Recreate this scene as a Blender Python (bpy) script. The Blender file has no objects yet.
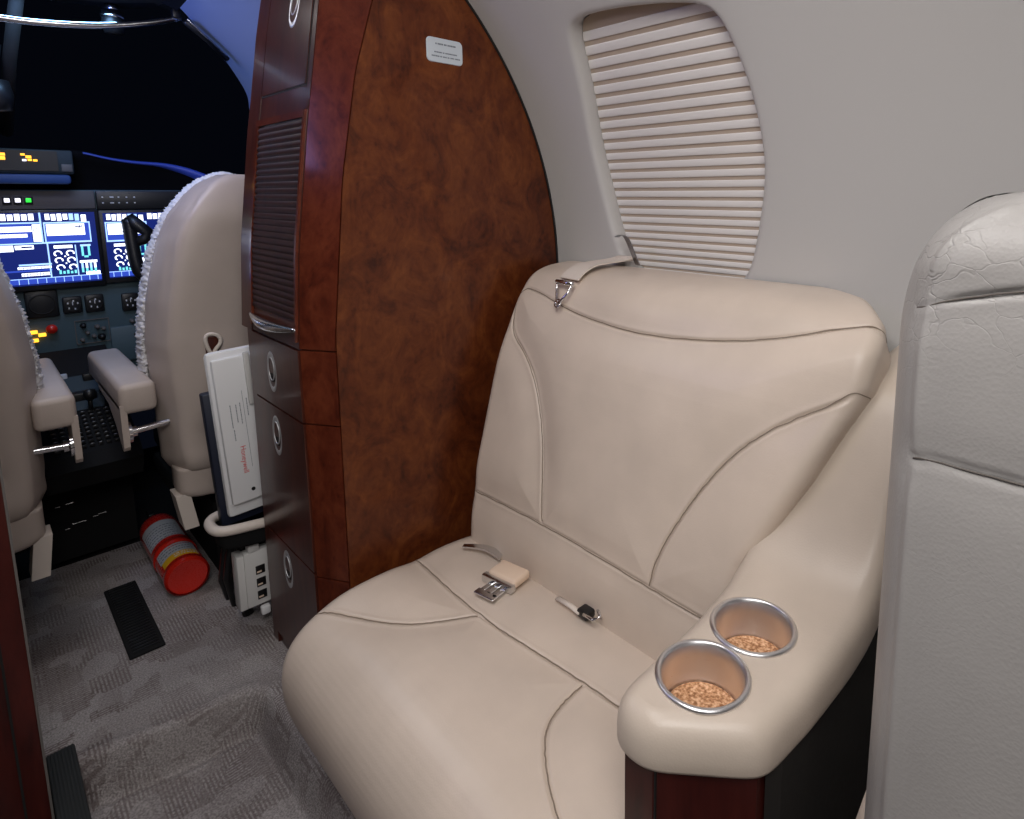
import bpy, bmesh, math, random
import numpy as np
from mathutils import Vector, Matrix

random.seed(7); rng = np.random.default_rng(7)
SC = bpy.context.scene
COL = SC.collection
R_FUS, XC, ZC = .804, .17, .817          # fuselage cross-section (circle), metres

# ------------------------------------------------------------------ materials
def new_mat(name):
    m = bpy.data.materials.new(name); m.use_nodes = True
    nt = m.node_tree; b = nt.nodes['Principled BSDF']
    return m, nt, b
def simple(name, col, rough=.5, metal=0., coat=0., emit=None, es=0., spec=.5):
    m, nt, b = new_mat(name)
    b.inputs['Base Color'].default_value = (*col, 1); b.inputs['Roughness'].default_value = rough
    b.inputs['Metallic'].default_value = metal; b.inputs['Coat Weight'].default_value = coat
    b.inputs['Specular IOR Level'].default_value = spec
    if emit: b.inputs['Emission Color'].default_value = (*emit, 1); b.inputs['Emission Strength'].default_value = es
    n = nt.nodes.new('ShaderNodeTexNoise'); n.inputs['Scale'].default_value = 45
    mr = nt.nodes.new('ShaderNodeMapRange'); mr.inputs['To Min'].default_value = max(rough-.05, .02); mr.inputs['To Max'].default_value = min(rough+.05, 1)
    nt.links.new(n.outputs['Fac'], mr.inputs['Value']); nt.links.new(mr.outputs['Result'], b.inputs['Roughness'])
    return m
def tex(nt, kind, coord=None, **kw):
    n = nt.nodes.new('ShaderNodeTex'+kind)
    for k, v in kw.items():
        if k in n.inputs: n.inputs[k].default_value = v
        else: setattr(n, k, v)
    if coord is not None: nt.links.new(coord, n.inputs['Vector'])
    return n
def coords(nt, scale=(1,1,1), rot=(0,0,0)):
    tc = nt.nodes.new('ShaderNodeTexCoord'); mp = nt.nodes.new('ShaderNodeMapping')
    mp.inputs['Scale'].default_value = scale; mp.inputs['Rotation'].default_value = rot
    nt.links.new(tc.outputs['Object'], mp.inputs['Vector']); return mp.outputs['Vector']
def ramp(nt, fac, stops):
    r = nt.nodes.new('ShaderNodeValToRGB'); e = r.color_ramp.elements
    e[0].position, e[0].color = stops[0][0], (*stops[0][1], 1)
    e[1].position, e[1].color = stops[-1][0], (*stops[-1][1], 1)
    for p, c in stops[1:-1]:
        x = e.new(p); x.color = (*c, 1)
    nt.links.new(fac, r.inputs['Fac']); return r.outputs['Color']
def mixc(nt, fac, a, b, blend='MIX'):
    n = nt.nodes.new('ShaderNodeMix'); n.data_type = 'RGBA'; n.blend_type = blend
    for s, v in ((0, fac), (6, a), (7, b)):
        if hasattr(v, 'node'): nt.links.new(v, n.inputs[s])
        else: n.inputs[s].default_value = v if s == 0 else (*v, 1)
    return n.outputs[2]
def bump(nt, b, hts):
    prev = None
    for h, s, d in hts:
        n = nt.nodes.new('ShaderNodeBump'); n.inputs['Strength'].default_value = s; n.inputs['Distance'].default_value = d
        nt.links.new(h, n.inputs['Height'])
        if prev: nt.links.new(prev, n.inputs['Normal'])
        prev = n.outputs['Normal']
    nt.links.new(prev, b.inputs['Normal'])
def leather(name, col, rough=.42, grain=.12, wrinkle=0., zmask=None):
    m, nt, b = new_mat(name)
    co = coords(nt)
    n1 = tex(nt, 'Noise', co, Scale=9., Detail=5.)
    c = ramp(nt, n1.outputs['Fac'], [(.3, tuple(x*.93 for x in col)), (.7, tuple(min(x*1.05, 1) for x in col))])
    v = tex(nt, 'Voronoi', co, Scale=420.)
    n2 = tex(nt, 'Noise', co, Scale=38., Detail=6.)
    hs = [(v.outputs['Distance'], grain, .0008), (n2.outputs['Fac'], .12, .0015)]
    if wrinkle:
        cw = coords(nt, (1, 1, 1.3))
        dn = tex(nt, 'Noise', cw, Scale=14., Detail=4.)
        mx = nt.nodes.new('ShaderNodeMix'); mx.data_type = 'VECTOR'; mx.inputs[0].default_value = .07
        nt.links.new(cw, mx.inputs[4]); nt.links.new(dn.outputs['Color'], mx.inputs[5])
        w = tex(nt, 'Voronoi', mx.outputs[1], Scale=42., feature='DISTANCE_TO_EDGE')
        mr = nt.nodes.new('ShaderNodeMapRange'); mr.inputs['From Max'].default_value = .028
        nt.links.new(w.outputs['Distance'], mr.inputs['Value'])
        h = mr.outputs['Result']
        big = tex(nt, 'Noise', co, Scale=7., Detail=2.)
        mk = nt.nodes.new('ShaderNodeMapRange'); mk.inputs['From Min'].default_value = .42; mk.inputs['From Max'].default_value = .62
        nt.links.new(big.outputs['Fac'], mk.inputs['Value'])
        msk = mk.outputs['Result']
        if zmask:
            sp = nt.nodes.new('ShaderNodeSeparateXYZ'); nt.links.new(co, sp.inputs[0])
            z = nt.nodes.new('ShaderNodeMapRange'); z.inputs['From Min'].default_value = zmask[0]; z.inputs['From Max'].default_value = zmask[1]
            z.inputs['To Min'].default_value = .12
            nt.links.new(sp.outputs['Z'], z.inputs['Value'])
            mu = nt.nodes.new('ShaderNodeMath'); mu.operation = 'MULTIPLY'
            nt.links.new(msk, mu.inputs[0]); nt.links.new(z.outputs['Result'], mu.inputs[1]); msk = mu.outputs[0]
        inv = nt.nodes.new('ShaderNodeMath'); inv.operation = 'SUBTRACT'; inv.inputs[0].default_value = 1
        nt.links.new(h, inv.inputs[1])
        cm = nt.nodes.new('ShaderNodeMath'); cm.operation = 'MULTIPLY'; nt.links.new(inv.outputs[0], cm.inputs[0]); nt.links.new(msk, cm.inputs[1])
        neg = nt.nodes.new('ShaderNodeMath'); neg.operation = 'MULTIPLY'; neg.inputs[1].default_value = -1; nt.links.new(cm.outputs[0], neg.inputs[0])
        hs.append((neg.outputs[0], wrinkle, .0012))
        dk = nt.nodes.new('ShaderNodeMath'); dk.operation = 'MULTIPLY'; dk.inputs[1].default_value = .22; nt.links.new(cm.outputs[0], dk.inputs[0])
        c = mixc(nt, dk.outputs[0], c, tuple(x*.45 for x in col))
    nt.links.new(c, b.inputs['Base Color'])
    b.inputs['Roughness'].default_value = rough; b.inputs['Specular IOR Level'].default_value = .45
    bump(nt, b, hs)
    return m
def wood(name, lo, mid, hi, scale=7., stretch=(1,1,.55), coat=.7, rough=.32):
    m, nt, b = new_mat(name)
    co = coords(nt, stretch)
    n1 = tex(nt, 'Noise', co, Scale=scale, Detail=10., Roughness=.68, Distortion=1.6)
    n2 = tex(nt, 'Noise', co, Scale=scale*5, Detail=6., Distortion=.8)
    v = tex(nt, 'Voronoi', co, Scale=scale*5.5)
    a = nt.nodes.new('ShaderNodeMath'); a.operation = 'MULTIPLY_ADD'; a.inputs[1].default_value = .35; 
    nt.links.new(n2.outputs['Fac'], a.inputs[0]); nt.links.new(n1.outputs['Fac'], a.inputs[2])
    s = nt.nodes.new('ShaderNodeMapRange'); s.inputs['From Max'].default_value = .35; s.inputs['To Min'].default_value = -.10; s.inputs['To Max'].default_value = .0
    nt.links.new(v.outputs['Distance'], s.inputs['Value'])
    t = nt.nodes.new('ShaderNodeMath'); nt.links.new(a.outputs[0], t.inputs[0]); nt.links.new(s.outputs['Result'], t.inputs[1])
    c = ramp(nt, t.outputs[0], [(.42, lo), (.62, mid), (.86, hi)])
    nt.links.new(c, b.inputs['Base Color'])
    b.inputs['Roughness'].default_value = rough; b.inputs['Coat Weight'].default_value = coat; b.inputs['Coat Roughness'].default_value = .12
    b.inputs['Specular IOR Level'].default_value = .25
    return m
def carpet(name):
    m, nt, b = new_mat(name)
    co = coords(nt, (1,1,1), (0,0,.0)); co2 = coords(nt, (1,1,1), (0,0,math.pi/2))
    def br(c):
        n = tex(nt, 'Brick', c, Scale=1., offset=.37); n.inputs['Brick Width'].default_value = .030; n.inputs['Row Height'].default_value = .0066
        n.inputs['Mortar Size'].default_value = .0024; n.inputs['Mortar Smooth'].default_value = .6; return n.outputs['Fac']
    vo = tex(nt, 'Voronoi', co, Scale=21., Randomness=.85, distance='CHEBYCHEV'); sp = nt.nodes.new('ShaderNodeSeparateColor'); nt.links.new(vo.outputs['Color'], sp.inputs[0])
    st = nt.nodes.new('ShaderNodeMath'); st.operation = 'GREATER_THAN'; st.inputs[1].default_value = .5; nt.links.new(sp.outputs[0], st.inputs[0])
    pat = mixc(nt, st.outputs[0], br(co), br(co2))
    big = tex(nt, 'Noise', co, Scale=5.5, Detail=3.); mr = nt.nodes.new('ShaderNodeMapRange'); mr.inputs['From Min'].default_value = .36; mr.inputs['From Max'].default_value = .62
    mr.inputs['To Min'].default_value = .25; mr.inputs['To Max'].default_value = .80
    nt.links.new(big.outputs['Fac'], mr.inputs['Value'])
    on = nt.nodes.new('ShaderNodeMath'); on.operation = 'GREATER_THAN'; on.inputs[1].default_value = .38; nt.links.new(sp.outputs[1], on.inputs[0])
    mu0 = nt.nodes.new('ShaderNodeMath'); mu0.operation = 'MULTIPLY'; nt.links.new(on.outputs[0], mu0.inputs[0]); nt.links.new(mr.outputs['Result'], mu0.inputs[1])
    mu = nt.nodes.new('ShaderNodeMath'); mu.operation = 'MULTIPLY'; nt.links.new(pat, mu.inputs[0]); nt.links.new(mu0.outputs[0], mu.inputs[1])
    fine = tex(nt, 'Noise', co, Scale=330., Detail=3.)
    c0 = ramp(nt, fine.outputs['Fac'], [(.3, (.22,.20,.20)), (.7, (.50,.465,.46))])
    solid = nt.nodes.new('ShaderNodeMath'); solid.operation = 'GREATER_THAN'; solid.inputs[1].default_value = .80; nt.links.new(sp.outputs[2], solid.inputs[0])
    sm = nt.nodes.new('ShaderNodeMath'); sm.operation = 'MULTIPLY'; sm.inputs[1].default_value = .22; nt.links.new(solid.outputs[0], sm.inputs[0])
    mxm = nt.nodes.new('ShaderNodeMath'); mxm.operation = 'MAXIMUM'; nt.links.new(mu.outputs[0], mxm.inputs[0]); nt.links.new(sm.outputs[0], mxm.inputs[1])
    c1 = mixc(nt, mxm.outputs[0], c0, (.15,.115,.112))
    spot = tex(nt, 'Noise', co, Scale=3.2, Detail=4.); sr = ramp(nt, spot.outputs['Fac'], [(.35, (.72,.70,.70)), (.6, (1,1,1))])
    c2 = mixc(nt, 1., c1, sr, 'MULTIPLY')
    nt.links.new(c2, b.inputs['Base Color']); b.inputs['Roughness'].default_value = .95; b.inputs['Specular IOR Level'].default_value = .1
    bump(nt, b, [(fine.outputs['Fac'], .9, .003)])
    return m
def brushed(name, col, rough=.3):
    m, nt, b = new_mat(name)
    co = coords(nt, (4,4,220)); n = tex(nt, 'Noise', co, Scale=6., Detail=3.)
    mr = nt.nodes.new('ShaderNodeMapRange'); mr.inputs['To Min'].default_value = rough-.08; mr.inputs['To Max'].default_value = rough+.12
    nt.links.new(n.outputs['Fac'], mr.inputs['Value']); nt.links.new(mr.outputs['Result'], b.inputs['Roughness'])
    b.inputs['Base Color'].default_value = (*col, 1); b.inputs['Metallic'].default_value = 1.
    bump(nt, b, [(n.outputs['Fac'], .05, .001)])
    return m
def cork(name):
    m, nt, b = new_mat(name)
    co = coords(nt); v = tex(nt, 'Voronoi', co, Scale=330.); n = tex(nt, 'Noise', co, Scale=260., Detail=3.)
    c = ramp(nt, n.outputs['Fac'], [(.35, (.24,.10,.04)), (.5, (.50,.25,.12)), (.66, (.74,.46,.28))])
    nt.links.new(c, b.inputs['Base Color']); b.inputs['Roughness'].default_value = .85
    bump(nt, b, [(v.outputs['Distance'], .5, .001)])
    return m
M = dict(
    seat=leather('cream_leather', (.665,.560,.475), .35, .10),
    arm=leather('armrest_leather', (.60,.51,.43), .36, .10),
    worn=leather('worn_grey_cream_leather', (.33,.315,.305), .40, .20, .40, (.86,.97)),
    pilot=leather('pilot_seat_leather', (.50,.42,.375), .42, .14),
    pilot_side=leather('pilot_side_leather', (.42,.40,.40), .38, .14),
    burl=wood('burl_veneer', (.036,.007,.0025), (.088,.019,.005), (.155,.042,.010), 12., (1,1,.7), .22, .40),
    burl2=wood('burl_veneer_red', (.040,.007,.004), (.090,.016,.007), (.145,.032,.013), 13., (1,1,.7), .6, .30),
    mahog=wood('dark_mahogany', (.028,.007,.005), (.055,.014,.009), (.085,.022,.013), 5., (3,3,.5), .20, .29),
    mahog_red=wood('red_mahogany', (.018,.003,.0025), (.045,.006,.0045), (.07,.011,.008), 5., (3,3,.5), .2, .42),
    recess=simple('pull_recess_grey', (.33,.33,.34), .45), pull=simple('satin_pull_metal', (.62,.62,.64), .42, .7),
    seam_dark=simple('seam_thread_dark', (.10,.085,.075), .7),
    seam=simple('seam_thread', (.27,.215,.165), .7),
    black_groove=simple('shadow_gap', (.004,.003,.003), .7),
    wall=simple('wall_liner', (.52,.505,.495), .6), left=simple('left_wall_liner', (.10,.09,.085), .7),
    ceil=simple('ceiling_liner', (.55,.53,.51), .7),
    blind=simple('blind_fabric', (.76,.73,.715), .8),
    blind_tan=simple('blind_tan', (.46,.37,.295), .85),
    carpet=carpet('taupe_carpet'),
    steel=simple('satin_chrome', (.72,.72,.73), .22, 1.),
    chrome=simple('chrome', (.85,.85,.87), .10, 1.),
    alu=brushed('brushed_aluminium', (.78,.77,.78), .30),
    cork=cork('cork'),
    black=simple('black_plastic', (.008,.008,.009), .4),
    soft_black=simple('black_felt', (.012,.012,.013), .9, spec=.15),
    panel_dark=simple('charcoal_panel', (.022,.020,.019), .7, spec=.25),
    panel=simple('instrument_panel_grey', (.055,.095,.115), .55),
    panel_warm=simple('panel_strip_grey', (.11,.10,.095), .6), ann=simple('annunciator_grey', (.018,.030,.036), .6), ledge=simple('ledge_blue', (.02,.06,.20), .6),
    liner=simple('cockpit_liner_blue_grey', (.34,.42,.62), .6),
    glare=simple('glareshield_black', (.005,.005,.006), .9, spec=.05),
    lip=simple('glareshield_lip_painted_glow', (.03,.06,.34), .5),  # blue glow along the lip is put into the base colour
    white=simple('white_plastic', (.80,.80,.82), .35),
    offwhite=simple('offwhite_plastic', (.66,.65,.64), .45),
    navy=simple('navy_binder', (.012,.016,.035), .5),
    ink=simple('grey_ink', (.16,.18,.22), .7),
    red_ink=simple('red_ink', (.70,.05,.06), .6),
    red=simple('red_enamel', (.62,.022,.012), .28, coat=.5),
    yellow=simple('yellow_label', (.85,.48,.02), .5),
    label=simple('grey_label', (.50,.52,.56), .5),
    hook=simple('dull_hook_metal', (.30,.30,.32), .28, 1.), tambour=wood('tambour_mahogany', (.014,.004,.004), (.028,.008,.006), (.045,.013,.009), 5., (3,3,.5), .0, .5),
    sheep=simple('sheepskin', (.72,.71,.73), .95, spec=.1),
    strap=simple('cream_webbing', (.72,.64,.57), .75),
    buckle_leather=simple('tan_buckle_leather', (.80,.62,.48), .5),
    cream=simple('cream_plastic', (.68,.60,.54), .45),
    placard=simple('placard_grey', (.55,.60,.66), .45),
    rubber=simple('ribbed_rubber', (.014,.016,.017), .7),
    e_white=simple('display_white', (.1,.1,.1), .5, emit=(.80,.86,1.), es=2.2),
    e_blue=simple('display_blue', (.0,.0,.02), .3, emit=(.03,.07,.50), es=1.),
    e_navy=simple('display_navy', (.0,.0,.02), .3, emit=(.006,.018,.17), es=.8),
    e_sky=simple('display_sky', (.0,.0,.02), .3, emit=(.34,.55,1.), es=1.5),
    e_teal=simple('display_teal', (.0,.0,.02), .3, emit=(.18,.75,.80), es=1.2),
    e_amber=simple('amber_light', (.0,.0,.0), .3, emit=(1.,.42,.03), es=2.2),
    e_green=simple('green_light', (.0,.0,.0), .3, emit=(.03,.8,.06), es=1.4),
    e_lamp=simple('white_light', (.0,.0,.0), .3, emit=(.85,.85,1.), es=1.6),
)
def glass_mat():
    m, nt, b = new_mat('windshield_glass')
    b.inputs['Base Color'].default_value = (.35,.38,.42,1); b.inputs['Roughness'].default_value = .03
    b.inputs['Transmission Weight'].default_value = 1.; b.inputs['IOR'].default_value = 1.02
    return m
M['glass'] = glass_mat()

# ------------------------------------------------------------------ builders
def link(o, parent=None):
    COL.objects.link(o)
    if parent: o.parent = parent
    return o
def mesh_obj(name, verts, faces, mat, parent=None, smooth=True, mats=None, midx=None):
    me = bpy.data.meshes.new(name)
    me.from_pydata([tuple(map(float, v)) for v in verts], [], [tuple(map(int, f)) for f in faces]); 
    for mm in (mats or [mat]): me.materials.append(mm)
    if midx is not None: me.polygons.foreach_set('material_index', midx)
    me.polygons.foreach_set('use_smooth', [smooth]*len(me.polygons))
    me.update()
    return link(bpy.data.objects.new(name, me), parent)
def root(name, loc, label, cat, group=None):
    o = bpy.data.objects.new(name, None); COL.objects.link(o); o.location = loc; o.empty_display_size = .05
    tag(o, label, cat, group); return o
def tag(o, label, cat, group=None):
    o['label'] = label; o['category'] = cat
    if group: o['group'] = group
    return o
def struct(o, label=None):
    o['kind'] = 'structure'
    if label: o['label'] = label
    return o
def settle(o, parent):
    """parent o keeping its world coordinates (parents are unrotated empties or meshes at the origin)"""
    o.parent = parent; off = Vector((0,0,0)); p = parent
    while p: off += p.location; p = p.parent
    o.location = o.location - off
    return o
class MB:
    """collects shapes in one bmesh, builds ONE mesh object"""
    def __init__(s): s.bm = bmesh.new()
    def box(s, lo, hi, bev=0., seg=2, rot=None, mat=0):
        b = bmesh.new(); bmesh.ops.create_cube(b, size=1)
        c = [(l+h)/2 for l, h in zip(lo, hi)]; d = [abs(h-l) for l, h in zip(lo, hi)]
        for v in b.verts: v.co = Vector((v.co.x*d[0], v.co.y*d[1], v.co.z*d[2]))
        if bev: bmesh.ops.bevel(b, geom=b.edges[:], offset=min(bev, min(d)*.49), segments=seg, profile=.5, affect='EDGES')
        mt = Matrix.Translation(c) @ (rot.to_4x4() if rot else Matrix())
        b.transform(mt); return s._add(b, mat)
    def _add(s, b, mat=0):
        for f in b.faces: f.material_index = mat
        me = bpy.data.meshes.new('t'); b.to_mesh(me); b.free(); s.bm.from_mesh(me); bpy.data.meshes.remove(me); return s
    def poly(s, verts, faces, mat=0):
        vs = [s.bm.verts.new(v) for v in verts]
        for f in faces:
            fc = s.bm.faces.new([vs[i] for i in f]); fc.material_index = mat
        return s
    def tube(s, pts, r, n=10, closed=False, mat=0, flat=None):
        pts = [Vector(p) for p in pts]; N = len(pts); rings = []
        rr = r if hasattr(r, '__len__') else [r]*N
        up = Vector((0,0,1)); prev = None
        for i, p in enumerate(pts):
            a = pts[(i-1) % N] if closed or i > 0 else p; b = pts[(i+1) % N] if closed or i < N-1 else p
            t = (b-a).normalized()
            if prev is None:
                u = up if abs(t.z) < .9 else Vector((1,0,0)); x = t.cross(u).normalized()
            else: x = (prev - t*prev.dot(t)).normalized()
            prev = x; y = t.cross(x)
            fl = flat or (1, 1)
            rings.append([s.bm.verts.new(p + (x*math.cos(k*2*math.pi/n)*fl[0] + y*math.sin(k*2*math.pi/n)*fl[1])*rr[i]) for k in range(n)])
        for i in range(N if closed else N-1):
            A, B = rings[i], rings[(i+1) % N]
            for k in range(n):
                f = s.bm.faces.new((A[k], A[(k+1) % n], B[(k+1) % n], B[k])); f.material_index = mat
        if not closed:
            for R in (rings[0], rings[-1]):
                f = s.bm.faces.new(R); f.material_index = mat
        return s
    def lathe(s, prof, n=48, mtx=None, mat=0):
        mtx = mtx or Matrix(); rings = []
        for r, z in prof:
            rings.append([s.bm.verts.new(mtx @ Vector((max(r,1e-5)*math.cos(k*2*math.pi/n), max(r,1e-5)*math.sin(k*2*math.pi/n), z))) for k in range(n)])
        for A, B in zip(rings, rings[1:]):
            for k in range(n):
                f = s.bm.faces.new((A[k], A[(k+1) % n], B[(k+1) % n], B[k])); f.material_index = mat
        return s
    def prism(s, poly, z0, z1, fn=lambda x, y, z: (x, y, z), mat=0):
        A = [s.bm.verts.new(fn(x, y, z0)) for x, y in poly]; B = [s.bm.verts.new(fn(x, y, z1)) for x, y in poly]
        n = len(poly)
        for k in range(n):
            f = s.bm.faces.new((A[k], A[(k+1) % n], B[(k+1) % n], B[k])); f.material_index = mat
        for R in (A[::-1], B):
            f = s.bm.faces.new(R); f.material_index = mat
        return s
    def build(s, name, mats, parent=None, smooth=False, autosmooth=None, sharp=None):
        bmesh.ops.recalc_face_normals(s.bm, faces=s.bm.faces[:])
        me = bpy.data.meshes.new(name); 
        if sharp is not None:
            for e in s.bm.edges:
                e.smooth = not (len(e.link_faces) == 2 and e.calc_face_angle(0) > sharp)
            smooth = True
        for f in s.bm.faces: f.smooth = smooth
        s.bm.to_mesh(me); s.bm.free()
        for m in (mats if isinstance(mats, (list, tuple)) else [mats]): me.materials.append(m)
        o = bpy.data.objects.new(name, me); COL.objects.link(o)
        if parent: settle(o, parent)
        return o
def grid_obj(name, P, mat, parent=None, closed_v=False, caps=(False, False)):
    nu, nv = P.shape[:2]; F = []
    for i in range(nu-1):
        for j in range(nv if closed_v else nv-1):
            j2 = (j+1) % nv
            F.append((i*nv+j, i*nv+j2, (i+1)*nv+j2, (i+1)*nv+j))
    if caps[0]: F.append(tuple(range(nv))[::-1])
    if caps[1]: F.append(tuple((nu-1)*nv+j for j in range(nv)))
    me = bpy.data.meshes.new(name); me.from_pydata([tuple(map(float, v)) for v in P.reshape(-1, 3)], [], F)
    me.materials.append(mat); me.polygons.foreach_set('use_smooth', [True]*len(F)); me.update()
    bm = bmesh.new(); bm.from_mesh(me); bmesh.ops.recalc_face_normals(bm, faces=bm.faces[:]); bm.to_mesh(me); bm.free()
    o = bpy.data.objects.new(name, me); COL.objects.link(o)
    if parent: settle(o, parent)
    return o
def smooth_line(pts, n, closed=False, it=3):
    p = np.array(pts, float)
    for _ in range(it):
        if closed:
            q = np.roll(p, -1, 0); p = np.stack([.75*p+.25*q, .25*p+.75*q], 1).reshape(-1, p.shape[1])
        else:
            q = np.stack([.75*p[:-1]+.25*p[1:], .25*p[:-1]+.75*p[1:]], 1).reshape(-1, p.shape[1]); p = np.vstack([p[:1], q, p[-1:]])
    if closed: p = np.vstack([p, p[:1]])
    L = np.r_[0, np.cumsum(np.linalg.norm(np.diff(p, axis=0), axis=1))]
    t = np.linspace(0, L[-1], n+1)[:-1] if closed else np.linspace(0, L[-1], n)
    return np.stack([np.interp(t, L, p[:, k]) for k in range(p.shape[1])], 1)
def seam_dist(P, seam, n=160):
    s = smooth_line(seam, n, it=2); out = np.full(P.shape[:-1], 9.); fl = P.reshape(-1, 3); d = np.full(len(fl), 9.)
    for k in range(0, len(s)):
        d = np.minimum(d, np.linalg.norm(fl - s[k], axis=1))
    return d.reshape(P.shape[:-1])
def grid_normals(P, closed_v=False):
    du = np.gradient(P, axis=0)
    dv = (np.roll(P, -1, 1)-np.roll(P, 1, 1)) if closed_v else np.gradient(P, axis=1)
    n = np.cross(du, dv); return n/np.maximum(np.linalg.norm(n, axis=2, keepdims=True), 1e-9)
def groove(P, N, seams, depth=.0045, w=.0035, puff=.007, L=.045, welt=.0012):
    d = np.full(P.shape[:2], 9.)
    for s in seams: d = np.minimum(d, seam_dist(P, s))
    disp = -depth*np.exp(-(d/w)**2) + welt*np.exp(-((d-.006)/.0035)**2) + puff*(1-np.exp(-(d/L)**2)) - puff
    return P + N*disp[..., None]
def stitch(P, N, seam, parent, mat, r=.0009, lift=.0002, n=150):
    fl = P.reshape(-1, 3); nf = N.reshape(-1, 3); out = []
    for p in smooth_line(seam, n, it=2):
        d = np.linalg.norm(fl-p, axis=1); k = np.argpartition(d, 8)[:8]; w = 1/(d[k]+1e-4)**2; w /= w.sum()
        if d[k].min() < .012: out.append((fl[k]*w[:, None]).sum(0)+nf[k[0]]*lift)
    out = np.array(out)
    for _ in range(3): out[1:-1] = (out[:-2]+2*out[1:-1]+out[2:])/4
    m = MB(); m.tube([tuple(p) for p in out], r, 6); return m.build('seam', mat, parent, smooth=True)
def text_mesh(MBo, body, size, mtx, mat=0, align='CENTER'):
    cu = bpy.data.curves.new('t', 'FONT'); cu.body = body; cu.size = size; cu.align_x = align; cu.align_y = 'CENTER'; cu.resolution_u = 2
    o = bpy.data.objects.new('t', cu); me = bpy.data.meshes.new_from_object(o)
    b = bmesh.new(); b.from_mesh(me); b.transform(mtx); MBo._add(b, mat)
    bpy.data.objects.remove(o); bpy.data.curves.remove(cu); bpy.data.meshes.remove(me)

# ------------------------------------------------------------------ camera
cam = bpy.data.cameras.new('camera'); co_ = bpy.data.objects.new('camera', cam); COL.objects.link(co_)
cam.sensor_width = 36; cam.lens = 36*612/1024; cam.shift_x = -100/1024; cam.shift_y = -125.5/1024; cam.clip_start = .02
co_.location = (0, 0, 1.0); co_.rotation_euler = (math.radians(90-8.2748), 0, math.radians(-46.952)); SC.camera = co_

# ------------------------------------------------------------------ setting: shell
def cyl(th, y, r=R_FUS, taper=0.):
    a = math.radians(th); rr = r - taper
    x, z = XC + rr*math.cos(a), ZC + rr*math.sin(a)
    if z < ZC-.275:                      # below this the lining drops almost straight to the floor
        t = min(1, (ZC-.275-z)/(.28+.16)); c0 = math.sqrt(max(rr*rr-.275**2, .01)); z = ZC-.275 - t*(.542+.16); x = XC + math.copysign(c0-.12*t, math.cos(a))
    return (x, y, z)
def shell_piece(th0, th1, y0, y1, dth=1.):
    n = max(2, int(round((th1-th0)/dth))+1); ys = np.linspace(y0, y1, max(2, int((y1-y0)/.25)+1))
    return np.array([[cyl(t, y) for y in ys] for t in np.linspace(th0, th1, n)])
def join_grids(name, grids, mat):
    V, F = [], []; 
    for P in grids:
        o = len(V); nu, nv = P.shape[:2]; V += list(P.reshape(-1, 3))
        F += [(o+i*nv+j, o+i*nv+j+1, o+(i+1)*nv+j+1, o+(i+1)*nv+j) for i in range(nu-1) for j in range(nv-1)]
    return V, F
# window outline in (angle, y): a tall opening whose sides lean with the fuselage
OUT = [(38.2,.842),(37.8,.72),(36.4,.60),(35.2,.565),(32.5,.551),(27,.537),(20,.529),(15,.533),(9,.552),(3,.572),(1.2,.60),(1.0,.70),(1.2,.825),(2.2,.862),(5,.888),(10,.908),(20,.922),(30,.893),(36.0,.874)]
def outline(n=128):
    p = np.array(OUT, float); p[:, 0] = np.radians(p[:, 0])*R_FUS
    return smooth_line(p, n, closed=True, it=3)
O = outline(); Cc = O.mean(0)
def off(O, d):
    t = np.roll(O, -1, 0)-np.roll(O, 1, 0); nrm = np.stack([t[:, 1], -t[:, 0]], 1); nrm /= np.linalg.norm(nrm, axis=1, keepdims=True)
    if ((O+nrm*.01-Cc)**2).sum() < ((O-Cc)**2).sum(): nrm = -nrm
    return O+nrm*d
T0, T1, Y0, Y1 = math.radians(-4)*R_FUS, math.radians(44)*R_FUS, .46, .98
def rect_ring():
    out = []
    for p in O:
        d = p-Cc; ks = []
        for k, (a, b) in enumerate(((T0, T1), (Y0, Y1))):
            if abs(d[k]) > 1e-9: ks.append(((b if d[k] > 0 else a)-Cc[k])/d[k])
        out.append(Cc+d*min(ks))
    return np.array(out)
RR = rect_ring()
# push the nearest ring points into the exact corners
for c in ((T0,Y0),(T0,Y1),(T1,Y0),(T1,Y1)):
    i = np.argmin(((RR-np.array(c))**2).sum(1)); RR[i] = c
rings = [(RR, 0), (RR*.6+off(O, .02)*.4, 0), (RR*.25+off(O, .02)*.75, 0), (off(O, .014), 0), (off(O, .009), .0008), (off(O, .005), .0025), (off(O, .002), .006), (O, .010), (off(O, -.001), .018), (off(O, -.002), .046)]
V, F = [], []
for ring, dep in rings:
    V += [(XC+(R_FUS+dep)*math.cos(t/R_FUS), y, ZC+(R_FUS+dep)*math.sin(t/R_FUS)) for t, y in ring]
n = len(O)
for i in range(len(rings)-1):
    F += [(i*n+k, i*n+(k+1) % n, (i+1)*n+(k+1) % n, (i+1)*n+k) for k in range(n)]
YA, YB = -1.3, 1.46
V2, F2 = join_grids('w', [shell_piece(-58, -4, YA, YB), shell_piece(44, 62, YA, YB), shell_piece(-4, 44, YA, Y0), shell_piece(-4, 44, Y1, YB)], None)
F2 = [tuple(i+len(V) for i in f) for f in F2]
wr = struct(mesh_obj('wall_right', V+V2, F+F2, M['wall']), 'pale grey curved cabin sidewall with the window')
struct(grid_obj('ceiling', shell_piece(62, 118, YA, YB), M['ceil']))
struct(grid_obj('wall_left', shell_piece(118, 238, YA, YB, 2.), M['left']))
V, F = [], []
ths = np.linspace(-60, 240, 60)
pts = [cyl(t, YA) for t in ths]
struct(mesh_obj('wall_back', pts, [tuple(range(len(pts)))], M['wall'], smooth=False))
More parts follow.
